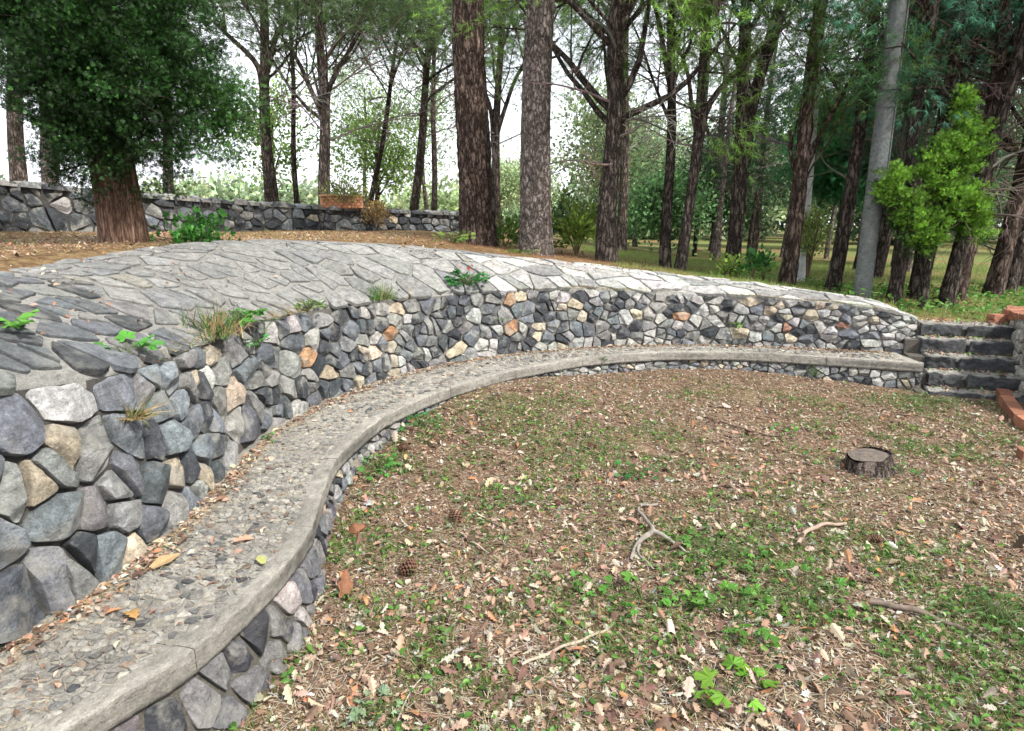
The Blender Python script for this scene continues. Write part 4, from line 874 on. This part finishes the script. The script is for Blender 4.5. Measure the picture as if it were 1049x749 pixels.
shrub('seedling', 'tiny pale seedling on a thin stem left of the leaning red-brown pine', 3.62, 9.2, zg(3.62, 9.2), .24, .08, 9, .06, (.12, .24, .05), 6, 3, group='seedlings on the terrace edge')
shrub('box_plant', 'straggly orange and yellow-green plant spilling from the flower box down the boundary wall', -3.3, 12.95, 2.1, .32, .5, 60, .055, (.17, .2, .06), 7, 12)
shrub('trailing_plant', 'orange-brown trailing stems hanging over the boundary wall right of the flower box', -2.75, 13.15, 1.62, .42, .34, 60, .05, (.24, .16, .06), 8, 12)
shrub('leafy_weed', 'rich green broad-leafed clump at the crest of the paved slope right of the cypress', -2.95, 6.05, 1.5, .12, .42, 46, .075, (.035, .12, .02), 9, 12, LOBE, cs=.05, npc=7, cat='weed')
G_W = 'weeds rooted in the wall and paved slope'
def hd(x, y, v=.03, h=.0):
    u = SL[np.argmin(np.hypot(WR[:, 0] - x, WR[:, 1] - y))]; return tuple(slope_s(np.array([u]), np.array([v]), np.array([h]))[0])
def weed(label, x, y, z, rad, n, size, col, seed, name='leafy_weed', group=G_W, lean=(0, 0), H=.08, parts=None, dry=0, dv=.2):
    """a low rosette of lobed leaves on short stalks"""
    t = empty(name, (x, y, z), label, 'weed', group); sb = MB(); fb = MB(); a = RNG.uniform(0, 6.28, n); r_ = rad * RNG.uniform(.25, 1, n) ** .7
    P = np.c_[x + np.cos(a) * r_ + lean[0], y + np.sin(a) * r_ + lean[1], z + H * RNG.uniform(.3, 1, n) * (1.1 - .5 * r_ / rad)]
    for p in P: tube(sb, [(x, y, z - .02), ((x + p[0]) / 2, (y + p[1]) / 2, max(z, p[2]) + .01), p], [.0022, .0018, .001], 4, (.10, .15, .05), cap=False)
    sb.build('stem', M['leaf'], t); tl = RNG.normal(0, .35, n); inst(fb, LOBE, P, eul(RNG.normal(0, .35, n) + .1, tl, a - math.pi / 2 + RNG.normal(0, .4, n)), size * RNG.uniform(.55, 1.25, n), varc(col, n, dv)); fb.build('foliage', M['leaf'], t); return t
def tuft(label, x, y, z, rad, n, L, col, seed, group=G_W, name='grass_tuft', dry=.3, lean=(0, 0, 0)):
    d = np.c_[RNG.normal(0, .55, (n, 2)), np.ones(n)] + np.array(lean); P = np.c_[x + RNG.normal(0, rad * .35, n), y + RNG.normal(0, rad * .35, n), np.full(n, z - .01)]
    C = np.where(RNG.random((n, 1)) < dry, varc((.30, .22, .11), n), varc(col, n)); mb = MB(); S = L * RNG.uniform(.45, 1.2, n)
    inst(mb, BLADE, P, frame(d), np.stack([S * .5 + .035, S, S * 1.2], 1), C); tag(mb.build(name, M['leaf'], None, False, (x, y, z)), label, 'weed', group)
fw = weed('rich green clump with a few red flowers at the middle of the wall head', *hd(-.42, 6.75, .08), .2, 80, .085, (.03, .16, .03), 1, H=.2)
t_ = MB(); T = RNG.normal(0, 1, (7, 3)) * [.07, .04, .02] + np.array(hd(-.42, 6.75, .08)) + [0, -.03, .2]; inst(t_, DIAM, np.repeat(T, 6, 0), frame(RNG.normal(0, 1, (42, 3))), np.full(42, .02), varc((.5, .07, .03), 42)); t_.build('flower_head', M['leaf'], fw)
tuft('spiky green grass tuft at the wall head left of the flowered clump', *hd(-1.38, 6.1), .22, 170, .17, (.08, .18, .04), 2, dry=.25)
tuft('large dry straw-coloured grass clump with green blades at the wall head on the left', *hd(-1.95, 3.92), .22, 300, .2, (.06, .14, .04), 3, dry=.62)
tuft('dead straw tuft growing out of the wall face on the left, above the big stones', -1.72, 2.75, .88, .05, 90, .15, (.10, .17, .05), 4, dry=.75, lean=(.6, 0, -.7))
weed('green lobed-leaf weed at the wall head beside the large dry grass clump', *hd(-1.9, 4.25), .17, 46, .085, (.06, .2, .03), 5, H=.12)
weed('bright green big-leafed weed on the paving at the left picture edge', *hd(-1.9, 2.5, .3), .15, 14, .13, (.10, .27, .04), 6)
weed('small bright green weed on the wall head nearest the left picture edge', *hd(-1.85, 3.0, .08), .09, 8, .11, (.08, .25, .04), 7)
weed('small dark green weed halfway down the wall below the dry grass clump', -1.76, 4.3, .9, .06, 12, .055, (.05, .17, .04), 8)
weed('small pale green weed at the wall head between the two grass tufts', *hd(-1.7, 5.15), .16, 34, .06, (.14, .22, .07), 9)
weed('tiny bright weed sprouting where the wall meets the bench on the left', -1.64, 4.05, .30, .04, 7, .04, (.06, .22, .05), 10, H=.05)
weed('small green weed in the wall face under the flowered clump', -.1, 6.93, .66, .05, 10, .04, (.10, .24, .05), 11)
weed('small green weed in the wall face near its right part, below the brown stones', 2.65, 7.40, .52, .07, 12, .06, (.14, .27, .06), 12)
weed('small weed in the bench front near its middle, dark green', .95, 6.78, .24, .07, 14, .04, (.03, .11, .03), 13, H=.05)
weed('pale yellow-green weed at the foot of the left twin trunk', -.85, 9.3, zg(-.85, 9.3), .25, 50, .09, (.22, .32, .08), 14, H=.2)
weed('wide yellow-green weed between and below the twin trunks', .1, 8.9, zg(.1, 8.9), .3, 40, .06, (.2, .28, .05), 15, H=.08)
weed('small dark green weed at the right end of the bench front', 3.3, 6.70, .1, .08, 18, .04, (.05, .14, .03), 17, H=.1)
GG = 'leafy weeds on the court floor'
def gw(label, x, y, rad, n, size, col, seed, **k): weed(label, x, y, gp(x, y)[2], rad, n, size, col, seed, group=GG, **k)
gw('bright green ivy-like weed low in the centre foreground, left of the pale wood stub', .62, 2.66, .17, 26, .062, (.08, .21, .03), 20)
gw('wide dark green weed patch right of the pale wood stub', 1.02, 2.55, .22, 34, .07, (.08, .19, .03), 21)
gw('yellow-green big-leafed weed near the bottom edge of the court', .84, 2.06, .12, 12, .09, (.13, .27, .03), 22)
gw('long band of small green leaves right of the crooked branch, its upper left part', 1.1, 3.1, .26, 46, .055, (.07, .17, .03), 23)
gw('band of small green leaves in the right foreground, its lower right part', 1.4, 2.72, .26, 46, .055, (.08, .19, .03), 24)
gw('pale grey-green rosette near the bottom left of the court', -.5, 2.02, .09, 20, .05, (.2, .27, .16), 25, H=.04)
gw('bright green weed beside the bench foot below the small pine cone', -.95, 4.15, .17, 34, .06, (.07, .22, .04), 26)
gw('dark leafy weed at the bench foot farther back where the bench bends', -.74, 4.9, .16, 30, .055, (.05, .17, .04), 27)
gw('small green weed in the court centre above the crooked branch', .85, 4.1, .14, 22, .05, (.04, .17, .04), 28)
gw('feathery green weed patch at the right picture edge', 2.15, 2.5, .2, 60, .035, (.07, .15, .04), 29, H=.1)
gw('small bright weed on bare litter behind the stump', 2.3, 5.05, .1, 12, .05, (.1, .26, .05), 30)
gw('small green weed touching the right side of the stump', 2.75, 4.2, .07, 12, .04, (.08, .2, .04), 31)
gw('grey-green weed mat at the foot of the steps', 4.1, 6.0, .3, 60, .04, (.12, .17, .08), 32, H=.05)
gw('small weed just left of the wood stub, tiny leaves', .35, 2.75, .06, 7, .045, (.08, .24, .04), 33)

# ------------------------------------------------------------------ the wood behind
def far_tree(i, x, y, H, rad, label, col, nc=220, npc=34, size=.14, name='broadleaf_tree', zc=.62, tr=.12, bark='bark_mid', shell=.35, group='bushy trees in the wood behind', flat=1.):
    zb = zg(x, y); make_tree(name, label, group, x, y, zb, (x + random.uniform(-.3, .3), y, zb + H * .8), tr, M[bark], 10, 10, .4, 0, 6, .3, H * .3, seed=200 + i, dead=0, fol='broad', fcol=col, nn=10, ln=size, spread=.3,
        extra=ever((x, y, zb + H * zc), (rad, rad * .8, H * (1 - zc) * flat), nc, npc, size, .26, col, shell=shell))
PALE = (.30, .38, .20); SAGE = (.25, .33, .19); LTG = (.21, .33, .08)
ft = [(-4.6, 22, 3.8, 1.9, 'light green leafy tree seen beyond the flower box between the reddish pines', LTG, 60),
      (-7.6, 21, 3.6, 1.9, 'light green leafy tree beyond the wall left of the forked reddish pine', LTG, 45),
      (-3.4, 26, 5.2, 2.2, 'grey-green tree beyond the wall left of the left twin trunk', SAGE, 80),
      (-6.3, 28, 6.0, 2.2, 'tall thin-crowned green tree far behind the many-limbed reddish pine', SAGE, 60),
      (2.9, 20, 4.6, 1.8, 'pale green feathery tree behind the fanned pine on its right', PALE, 190),
      (4.6, 24, 4.6, 2.4, 'tall pale sage tree between the slim pair and the two-stemmed pine', SAGE, 190),
      (4.1, 17.5, 2.1, 1.3, 'bright bluish green bush low behind the slim pair of pines', (.13, .25, .10), 150),
      (6.8, 22, 3.9, 1.9, 'dark shaded bushy tree low behind the two-stemmed pine', (.035, .07, .03), 220),
      (8.6, 27, 5.4, 2.7, 'grey-green tree rising behind the leaning red-brown pine', SAGE, 260),
      (11.2, 25, 5.6, 2.8, 'deep green tree filling the wood left of the concrete pole', (.06, .17, .06), 300),
      (13.6, 24, 7.5, 2.8, 'blue-green tree behind the concrete pole', (.07, .18, .10), 300),
      (16.5, 23, 8.5, 3.2, 'dark blue-green tree in the wood above the steps', (.055, .14, .08), 300),
      (19.5, 21, 8.0, 3.2, 'dark tree in the wood beyond the right picture edge', (.03, .08, .04), 260),
      (1.0, 30, 3.6, 1.8, 'distant pale bush in the bright gap right of the grey twin trunk', PALE, 90),
      (-.4, 26, 2.9, 1.4, 'distant pale green bush in the bright gap between the twin trunks', PALE, 80)]
for i, (x, y, H, rad, lab, col, nc) in enumerate(ft): far_tree(i, x, y, H, rad, lab, col, int(nc * .8), 34, .12)
# slim trunks in the shade, nothing in the photo tells them apart
rnd = random.Random(77)
sl_pos = [(4.9 + i * .42 + rnd.uniform(-.15, .15), 15.5 + rnd.uniform(-1.2, 4)) for i in range(12)] + [(7.4 + i * .55, 14 + rnd.uniform(-1, 3)) for i in range(7)]
for i, (x, y) in enumerate(sl_pos):
    zb = zg(x, y); P = pathz(x, y, zb - .1, x + rnd.uniform(-.1, .5), y, zb + rnd.uniform(4.5, 6.5), 12, (0, 0), .03, i); t = empty('slim_tree', (x, y, zb), 'slim bare trunk in the shaded wood behind the poles', 'tree', 'slim trunks in the shaded wood')
    mb = MB(); tube(mb, P, rnd.uniform(.045, .08) * (1 - .5 * np.linspace(0, 1, 12)), 9, (.5, .5, .5)); mb.build('trunk', M[rnd.choice(['bark_mid', 'bark_dark', 'bark_grey', 'bark_mid'])], t, True)
    db = MB(); tt = []
    for j in range(5):
        a = rnd.uniform(0, 6.28); q = P[rnd.randint(3, 11)]; grow(db, tt, q, (math.cos(a), math.sin(a), .3), rnd.uniform(.8, 1.6), .018, 1, G_PINE, rnd, (.12, .1, .085))
    db.build('limbs', M['twig'], t, True); fm = MB(); needles(fm, tt[::2], 44, .16, .014, .15, (.035, .075, .03)); fm.build('crown', M['needle'], t)
# far-off woodland as one mass
mb = MB()
for i in range(150):
    a = rnd.uniform(-.82, .98); d = rnd.uniform(34, 62); x, y = math.sin(a) * d, math.cos(a) * d
    hgt = rnd.uniform(1.4, 2.8) if a < .1 else rnd.uniform(3.5, 6.5) if a < .45 else rnd.uniform(5, 9)
    if -.62 < a < .12 and rnd.random() < .6: continue
    clumps(mb, (x, y, 1.2 + hgt * .45), (rnd.uniform(2, 3.5), 1.5, hgt * .55), 60, 26, .34, .5, random.choice([SAGE, PALE, (.05, .1, .045), (.08, .14, .05)]), shell=.2)
tag(mb.build('distant_woods', M['leaf']), 'far-off pale and dark green woodland seen through the trees', 'woods', None, 'stuff')
# ------------------------------------------------------------------ what covers the ground
ra = np.linspace(0, 1, NA)
def r_edge(x, y):
    a = np.arctan2(y - CC[1], x - CC[0]); a = A[0] + np.mod(a - A[0], 2 * math.pi); return np.interp(a, A, r0, left=99, right=99)
def in_court(x, y, m=.03):
    d = np.full(len(x), 9.); s = np.full(len(x), 1.)
    for k in range(0, len(BR), 3):
        dd = np.hypot(x - BR[k, 0], y - BR[k, 1]); w_ = dd < d; sg = (x - BR[k, 0]) * BN[k, 0] + (y - BR[k, 1]) * BN[k, 1]; s = np.where(w_, sg, s); d = np.where(w_, dd, d)
    ok = (s > m) | (x > 4.2)
    for k in range(0, len(SW), 3):
        pass
    ok &= ~((x > 4.9 + np.clip(5.2 - y, 0, 9) * .5)) & (np.hypot(x - CC[0], y - CC[1]) < r_edge(x, y) - .1)
    st_d = (x - 4.13) * UA[0] + (y - 6.30) * UA[1]; ok &= ~((x > 4.0) & (st_d > -.02)); return ok
def bdist(x, y):
    d = np.full(len(x), 9.)
    for k in range(0, len(BR), 3): d = np.minimum(d, np.hypot(x - BR[k, 0], y - BR[k, 1]))
    return d
def sample(n, pw=1.25, ymin=1.0, ymax=7.3):
    y = ymin + (ymax - ymin) * RNG.random(n) ** pw; x = RNG.uniform(-.95, .95, n) * (y + .35); k = in_court(x, y); return x[k], y[k]
def keep(x, y, dens): k = RNG.random(len(x)) < dens; return x[k], y[k]
LP = [(0.354, 0.245, 0.186, 3), (0.42, 0.29, 0.21, 2.4), (0.248, 0.154, 0.108, 3), (0.138, 0.0829, 0.0595, 3.4), (0.45, 0.36, 0.28, 1.0), (0.323, 0.15, 0.075, 1.2), (0.102, 0.0665, 0.047, 3), (0.27, 0.246, 0.184, 1)]
def litter(name, label, x, y, zf, tmpl, size, pal, flat=.3, lift=.012, cat='leaves', mat='litter', dv=.2, sx=1.):
    n = len(x); z = zf(x, y) + RNG.uniform(.002, lift, n); s = size * np.exp(RNG.normal(0, .28, n)); mb = MB()
    inst(mb, tmpl, np.c_[x, y, z], eul(RNG.normal(0, flat, n), RNG.normal(0, flat, n) + np.where(RNG.random(n) < .5, math.pi, 0), RNG.uniform(0, 6.28, n)), np.stack([s * sx, s, s], 1), mixc(pal, n, dv)); return tag(mb.build(name, M[mat]), label, cat, None, 'stuff')
x, y = sample(21000, 1.3, 1.0, 5.8); d = np.clip(-.1 + 1.2 * vnoise(x * 1.9, y * 1.9, 71) + .15 * (y < 2.6) + .6 * np.exp(-bdist(x, y) / .15), 0, 1); x, y = keep(x, y, d * .75)
litter('fallen_leaves', 'curled brown and pale oak leaves strewn over the near court', x, y, gz, OAK, .047, LP, .45, .022)
x, y = sample(44000, .8, 2.2, 7.3); dn = vnoise(x * 2.2, y * 2.2, 75) * 1.3; x, y = keep(x, y, np.clip(dn + .7 * np.exp(-bdist(x, y) / .12), 0, 1)); litter('leaf_litter', 'small broken brown leaves over the whole court', x, y, gz, LEAF_S, .024, LP, .35, .012)
x, y = sample(60000, 1.2); litter('leaf_crumbs', 'crumbled leaf and bark bits on the court earth', x, y, gz, CHIP, .018, [(0.337, 0.251, 0.181, 3), (0.203, 0.133, 0.0939, 3), (0.439, 0.369, 0.291, 1.2), (0.0652, 0.0457, 0.034, 3)], .3, .008)
def straw(x, y, zf, name, label, L=.075, wd=.0016, pal=((0.357, 0.279, 0.193, 3), (0.221, 0.143, 0.0961, 3), (0.479, 0.417, 0.323, 1)), lift=.014, flat=.12):
    n = len(x); th = RNG.uniform(0, 6.28, n); D = np.c_[np.cos(th), np.sin(th), RNG.normal(0, flat, n)]; S = np.stack([np.full(n, wd / .024), L * RNG.uniform(.4, 1.4, n), np.full(n, .03)], 1); mb = MB()
    inst(mb, NEEDLE, np.c_[x, y, zf(x, y) + RNG.uniform(.002, lift, n)], frame(D, np.array([0, 0, 1.])), S, mixc(pal, n)); tag(mb.build(name, M['litter']), label, 'needles', None, 'stuff')
x, y = sample(80000, 1.2); straw(x, y, gz, 'pine_straw', 'dry pine needles and straw scattered over the court', .085, .0028)
# green: grass blades and small leaves in patches
PT = [(.75, 4.75, .55, .5, 1), (.3, 5.4, .6, .4, .5), (1.1, 3.9, .6, .3, .6), (1.15, 3.0, .5, .28, 1.), (1.4, 2.7, .4, .3, 1), (.95, 2.45, .35, .25, .9), (1.8, 3.05, .35, .4, .8), (2.2, 2.45, .35, .35, 1.1), (-.8, 3.1, .25, .6, .7), (-.85, 4.3, .35, .5, 1), (-.6, 5.1, .4, .3, .8), (-.2, 3.8, .5, .5, .45),
      (-.6, 2.2, .35, .5, .45), (.15, 2.5, .4, .4, .35), (2.5, 4.7, .8, .25, .45), (3.0, 5.0, .8, .4, .4), (3.6, 4.6, .6, .4, .5), (3.9, 5.9, .5, .25, .9), (1.7, 6.2, .5, .3, .5), (2.9, 5.9, .6, .2, .35), (2.0, 1.9, .4, .4, .8), (-.2, 4.7, .5, .4, .5), (.2, 4.2, .4, .3, .4)]
def green(x, y):
    g = sum(k * np.exp(-((x - a) / sx) ** 2 - ((y - b) / sy) ** 2) for a, b, sx, sy, k in PT); n_ = vnoise(x * 3.5, y * 3.5, 81) * .6 + vnoise(x * 9, y * 9, 82) * .5
    return np.clip((g * 2.2 + .02 + .5 * np.clip(vnoise(x * .9 + 4, y * .9, 85) - .45, 0, 1)) * np.clip((n_ - .34) * 3.2, 0, 1.7), 0, 1)
x, y = sample(170000, 1.15); x, y = keep(x, y, green(x, y)); n = len(x); mb = MB()
S = RNG.uniform(.025, .075, n); inst(mb, BLADE, np.c_[x, y, gz(x, y) - .003], frame(np.c_[RNG.normal(0, .8, (n, 2)), np.ones(n)]), np.stack([S * .35 + .035, S, S * 1.2], 1), mixc([(.10, .17, .035, 4), (.16, .23, .055, 2), (.06, .11, .025, 3), (.25, .24, .10, 1)], n)); tag(mb.build('court_grass', M['leaf']), 'thin patchy grass on the court floor', 'grass', None, 'stuff')
x, y = sample(42000, 1.15); x, y = keep(x, y, green(x, y) * .8); n = len(x); mb = MB()
inst(mb, LEAF_S, np.c_[x, y, gz(x, y) + RNG.uniform(.004, .035, n)], eul(RNG.normal(0, .45, n), RNG.normal(0, .45, n), RNG.uniform(0, 6.28, n)), np.stack([RNG.uniform(.02, .042, n)] * 3, 1), mixc([(.08, .18, .035, 4), (.13, .25, .05, 2), (.05, .11, .025, 3), (.18, .22, .12, 1)], n)); tag(mb.build('ground_weeds', M['leaf']), 'small green weed leaves spreading in patches on the court floor', 'weeds', None, 'stuff')
# litter on the seat, thickest in the corner against the wall
n = 4200; u = BLEN * RNG.uniform(.12, .99, n); v = 1 - RNG.random(n) ** 1.0 * 1.0; v = np.where(RNG.random(n) < .72, 1 - np.abs(RNG.normal(0, .10, n)), RNG.random(n)); v = np.clip(v, .02, 1.02)
p = bench_s(u, v, .004 + .012 * RNG.random(n)); k = RNG.random(n) < np.clip(.3 + vnoise(u * 2.2, v * 2, 91), 0, 1) * np.where(v > .8, 1, .35); p = p[k]; n = len(p); mb = MB()
inst(mb, LEAF_S, p + [0, 0, .004], eul(RNG.normal(0, .3, n), RNG.normal(0, .3, n), RNG.uniform(0, 6.28, n)), .026 * np.exp(RNG.normal(0, .35, n)), mixc(LP, n)); 
n = 7000; u = BLEN * RNG.uniform(.12, .99, n); v = np.clip(np.where(RNG.random(n) < .7, 1 - np.abs(RNG.normal(0, .12, n)), RNG.random(n)), 0, 1.0); q = bench_s(u, v, .006 + .012 * RNG.random(n)); th = RNG.uniform(0, 6.28, n)
inst(mb, NEEDLE, q, frame(np.c_[np.cos(th), np.sin(th), RNG.normal(0, .1, n)], np.array([0, 0, 1.])), np.stack([np.full(n, .09), .06 * RNG.uniform(.4, 1.4, n), np.full(n, .02)], 1), mixc([(.42, .31, .19, 3), (.32, .18, .09, 3)], n)); tag(mb.build('seat_litter', M['litter']), 'dry leaf bits and needles gathered on the bench seat against the wall', 'leaves', None, 'stuff')
def leaf_at(u, v, size, rz, col, lab, tm=OAK):
    p = bench_s(np.array([u]), np.array([v]), .016); mb = MB(); inst(mb, tm, p, eul(np.array([.12]), np.array([.08]), np.array([rz])), np.array([size]), np.array([col])); tag(mb.build('fallen_leaf', M['litter'], None, False, tuple(p[0])), lab, 'leaf', 'single leaves on the bench seat')
ub = lambda yy: float(np.interp(yy, BR[:150, 1], BL_[:150]))
leaf_at(ub(2.0), .42, .10, .8, (.33, .19, .07), 'orange-yellow leaf on the near end of the bench seat')
leaf_at(ub(2.62), .42, .10, -.9, (.36, .19, .13), 'pinkish brown oak leaf on the bench seat farther from the camera')
leaf_at(ub(2.6), .93, .10, 1.4, (.52, .38, .25), 'pale tan oak leaf on the bench seat against the wall')
leaf_at(ub(2.35), .80, .13, -.5, (.30, .21, .11), 'narrow tan leaf on the bench seat near the wall', CHIP)
leaf_at(ub(2.45), .03, .08, .6, (.27, .27, .10), 'narrow yellow-green leaf on the front edge of the bench seat', CHIP)
leaf_at(ub(2.05), .62, .055, 2, (.40, .17, .08), 'small red-brown leaf on the near bench seat')
# wall head and slope: moss, straw and small greenery in the line where paving meets wall
n = 6000; u = RNG.uniform(3, LEN - 1, n); kk = RNG.random(n) < np.clip(vnoise(u * 1.6, u * 0, 95) * 2.4 - .75, 0, 1); u = u[kk]; n = len(u); q = slope_s(u, np.abs(RNG.normal(0, .045, n)), RNG.uniform(.004, .02, n)); th = RNG.uniform(0, 6.28, n); mb = MB()
inst(mb, NEEDLE, q, frame(np.c_[np.cos(th), np.sin(th), RNG.normal(0, .25, n)]), np.stack([np.full(n, .12), .06 * RNG.uniform(.4, 1.3, n), np.full(n, .03)], 1), mixc([(.40, .30, .16, 3), (.28, .16, .07, 2), (.10, .16, .04, 2)], n)); tag(mb.build('wall_head_litter', M['litter']), 'straw and needles caught along the head of the wall', 'needles', None, 'stuff')
# terrace
def tsample(n, x0, x1, y0, y1):
    x = RNG.uniform(x0, x1, n); y = RNG.uniform(y0, y1, n); k = np.hypot(x - CC[0], y - CC[1]) > r_edge(x, y) + .05; return x[k], y[k]
x, y = tsample(80000, -9, -.9, 2.5, 12); straw(x, y, zt, 'needle_carpet', 'orange-brown carpet of pine needles on the terrace below the cypress', .10, .005, ((.36, .19, .09, 3), (.46, .30, .16, 2), (.26, .12, .06, 2)), .02)
x, y = tsample(16000, -1.5, 2.4, 7, 11.5); straw(x, y, zt, 'needle_bed', 'red-brown bed of needles round the foot of the twin trunks', .10, .006, ((.34, .14, .07, 3), (.42, .24, .13, 2), (.22, .10, .05, 2)), .03)
x, y = tsample(9000, -9, -.9, 2.5, 11); litter('terrace_leaves', 'brown leaves lying on the terrace below the cypress', x, y, zt, LEAF_S, .03, LP, .3, .015)
def tgrass(name, label, x, y, L, pal): 
    n = len(x); mb = MB(); S = L * RNG.uniform(.4, 1.3, n); inst(mb, BLADE, np.c_[x, y, zt(x, y) - .004], frame(np.c_[RNG.normal(0, .45, (n, 2)), np.ones(n)]), np.stack([S * .3 + .07, S, S], 1), mixc(pal, n)); tag(mb.build(name, M['leaf']), label, 'grass', None, 'stuff')
x, y = tsample(110000, 1.4, 12, 7, 17); k = RNG.random(len(x)) < np.clip(.15 + 1.1 * vnoise(x * 1.8, y * 1.8, 97), 0, 1); tgrass('terrace_grass', 'short bright grass on the terrace right of the fanned pine', x[k], y[k], .06, [(.20, .30, .06, 3), (.14, .24, .05, 3), (.32, .33, .13, 2), (.38, .31, .16, 1)])
x, y = tsample(8000, -9, 1.6, 3, 12); k = RNG.random(len(x)) < np.clip(vnoise(x * 1.8, y * 1.8, 98) * 2.2 - 1.3, 0, 1); tgrass('sparse_grass', 'sparse yellow-green grass among the needles on the terrace', x[k], y[k], .07, [(.22, .27, .06, 3), (.12, .2, .04, 3)])
x, y = tsample(2000, 4.2, 9, 7.1, 9.6); n = len(x); k = RNG.random(n) < np.clip(.2 + vnoise(x * 2, y * 2, 99) * 1.2, 0, 1); x, y = x[k], y[k]; n = len(x); mb = MB(); inst(mb, LEAF_S, np.c_[x, y, zt(x, y) + RNG.uniform(.02, .12, n)], eul(RNG.normal(0, .5, n), RNG.normal(0, .5, n), RNG.uniform(0, 6.28, n)), RNG.uniform(.05, .09, n), mixc([(.09, .22, .04, 4), (.15, .28, .06, 2), (.06, .14, .03, 2)], n)); tag(mb.build('low_greenery', M['leaf']), 'bright green low weeds at the head of the steps', 'weeds', None, 'stuff')


# leaves and earth blown onto the steps and over the paved slope
n = 700; k_ = RNG.integers(0, 5, n); a_ = RNG.uniform(.02, .9, n); b_ = .02 + .20 * (1 - RNG.random(n) ** 1.6 * .9); P = np.array([[4.27, 6.27]]) + UA * (.205 * k_ + b_)[:, None] + UR * (.03 * k_ + a_)[:, None]
mb = MB(); inst(mb, LEAF_S, np.c_[P, -.10 + .145 * (k_ + 1) + .008 + .01 * RNG.random(n)], eul(RNG.normal(0, .4, n), RNG.normal(0, .4, n), RNG.uniform(0, 6.28, n)), .03 * np.exp(RNG.normal(0, .3, n)), mixc(LP + [(.10, .20, .04, 3)], n)); tag(mb.build('step_litter', M['litter']), 'dry leaf bits and tiny weeds lying in the corners of the steps', 'leaves', None, 'stuff')
n = 1500; u = RNG.uniform(3, LEN - 1.5, n); v = RNG.random(n) ** .6; q = slope_s(u, v, RNG.uniform(.022, .032, n)); kk = RNG.random(n) < np.clip(vnoise(u * 2, v * 3, 111) * 1.6 - .4, 0, 1); q = q[kk]; n = len(q)
mb = MB(); inst(mb, LEAF_S, q, eul(RNG.normal(0, .5, n), RNG.normal(0, .5, n), RNG.uniform(0, 6.28, n)), .022 * np.exp(RNG.normal(0, .35, n)), mixc(LP, n)); tag(mb.build('slope_litter', M['litter']), 'a few dry leaf bits caught on the paved slope', 'leaves', None, 'stuff')
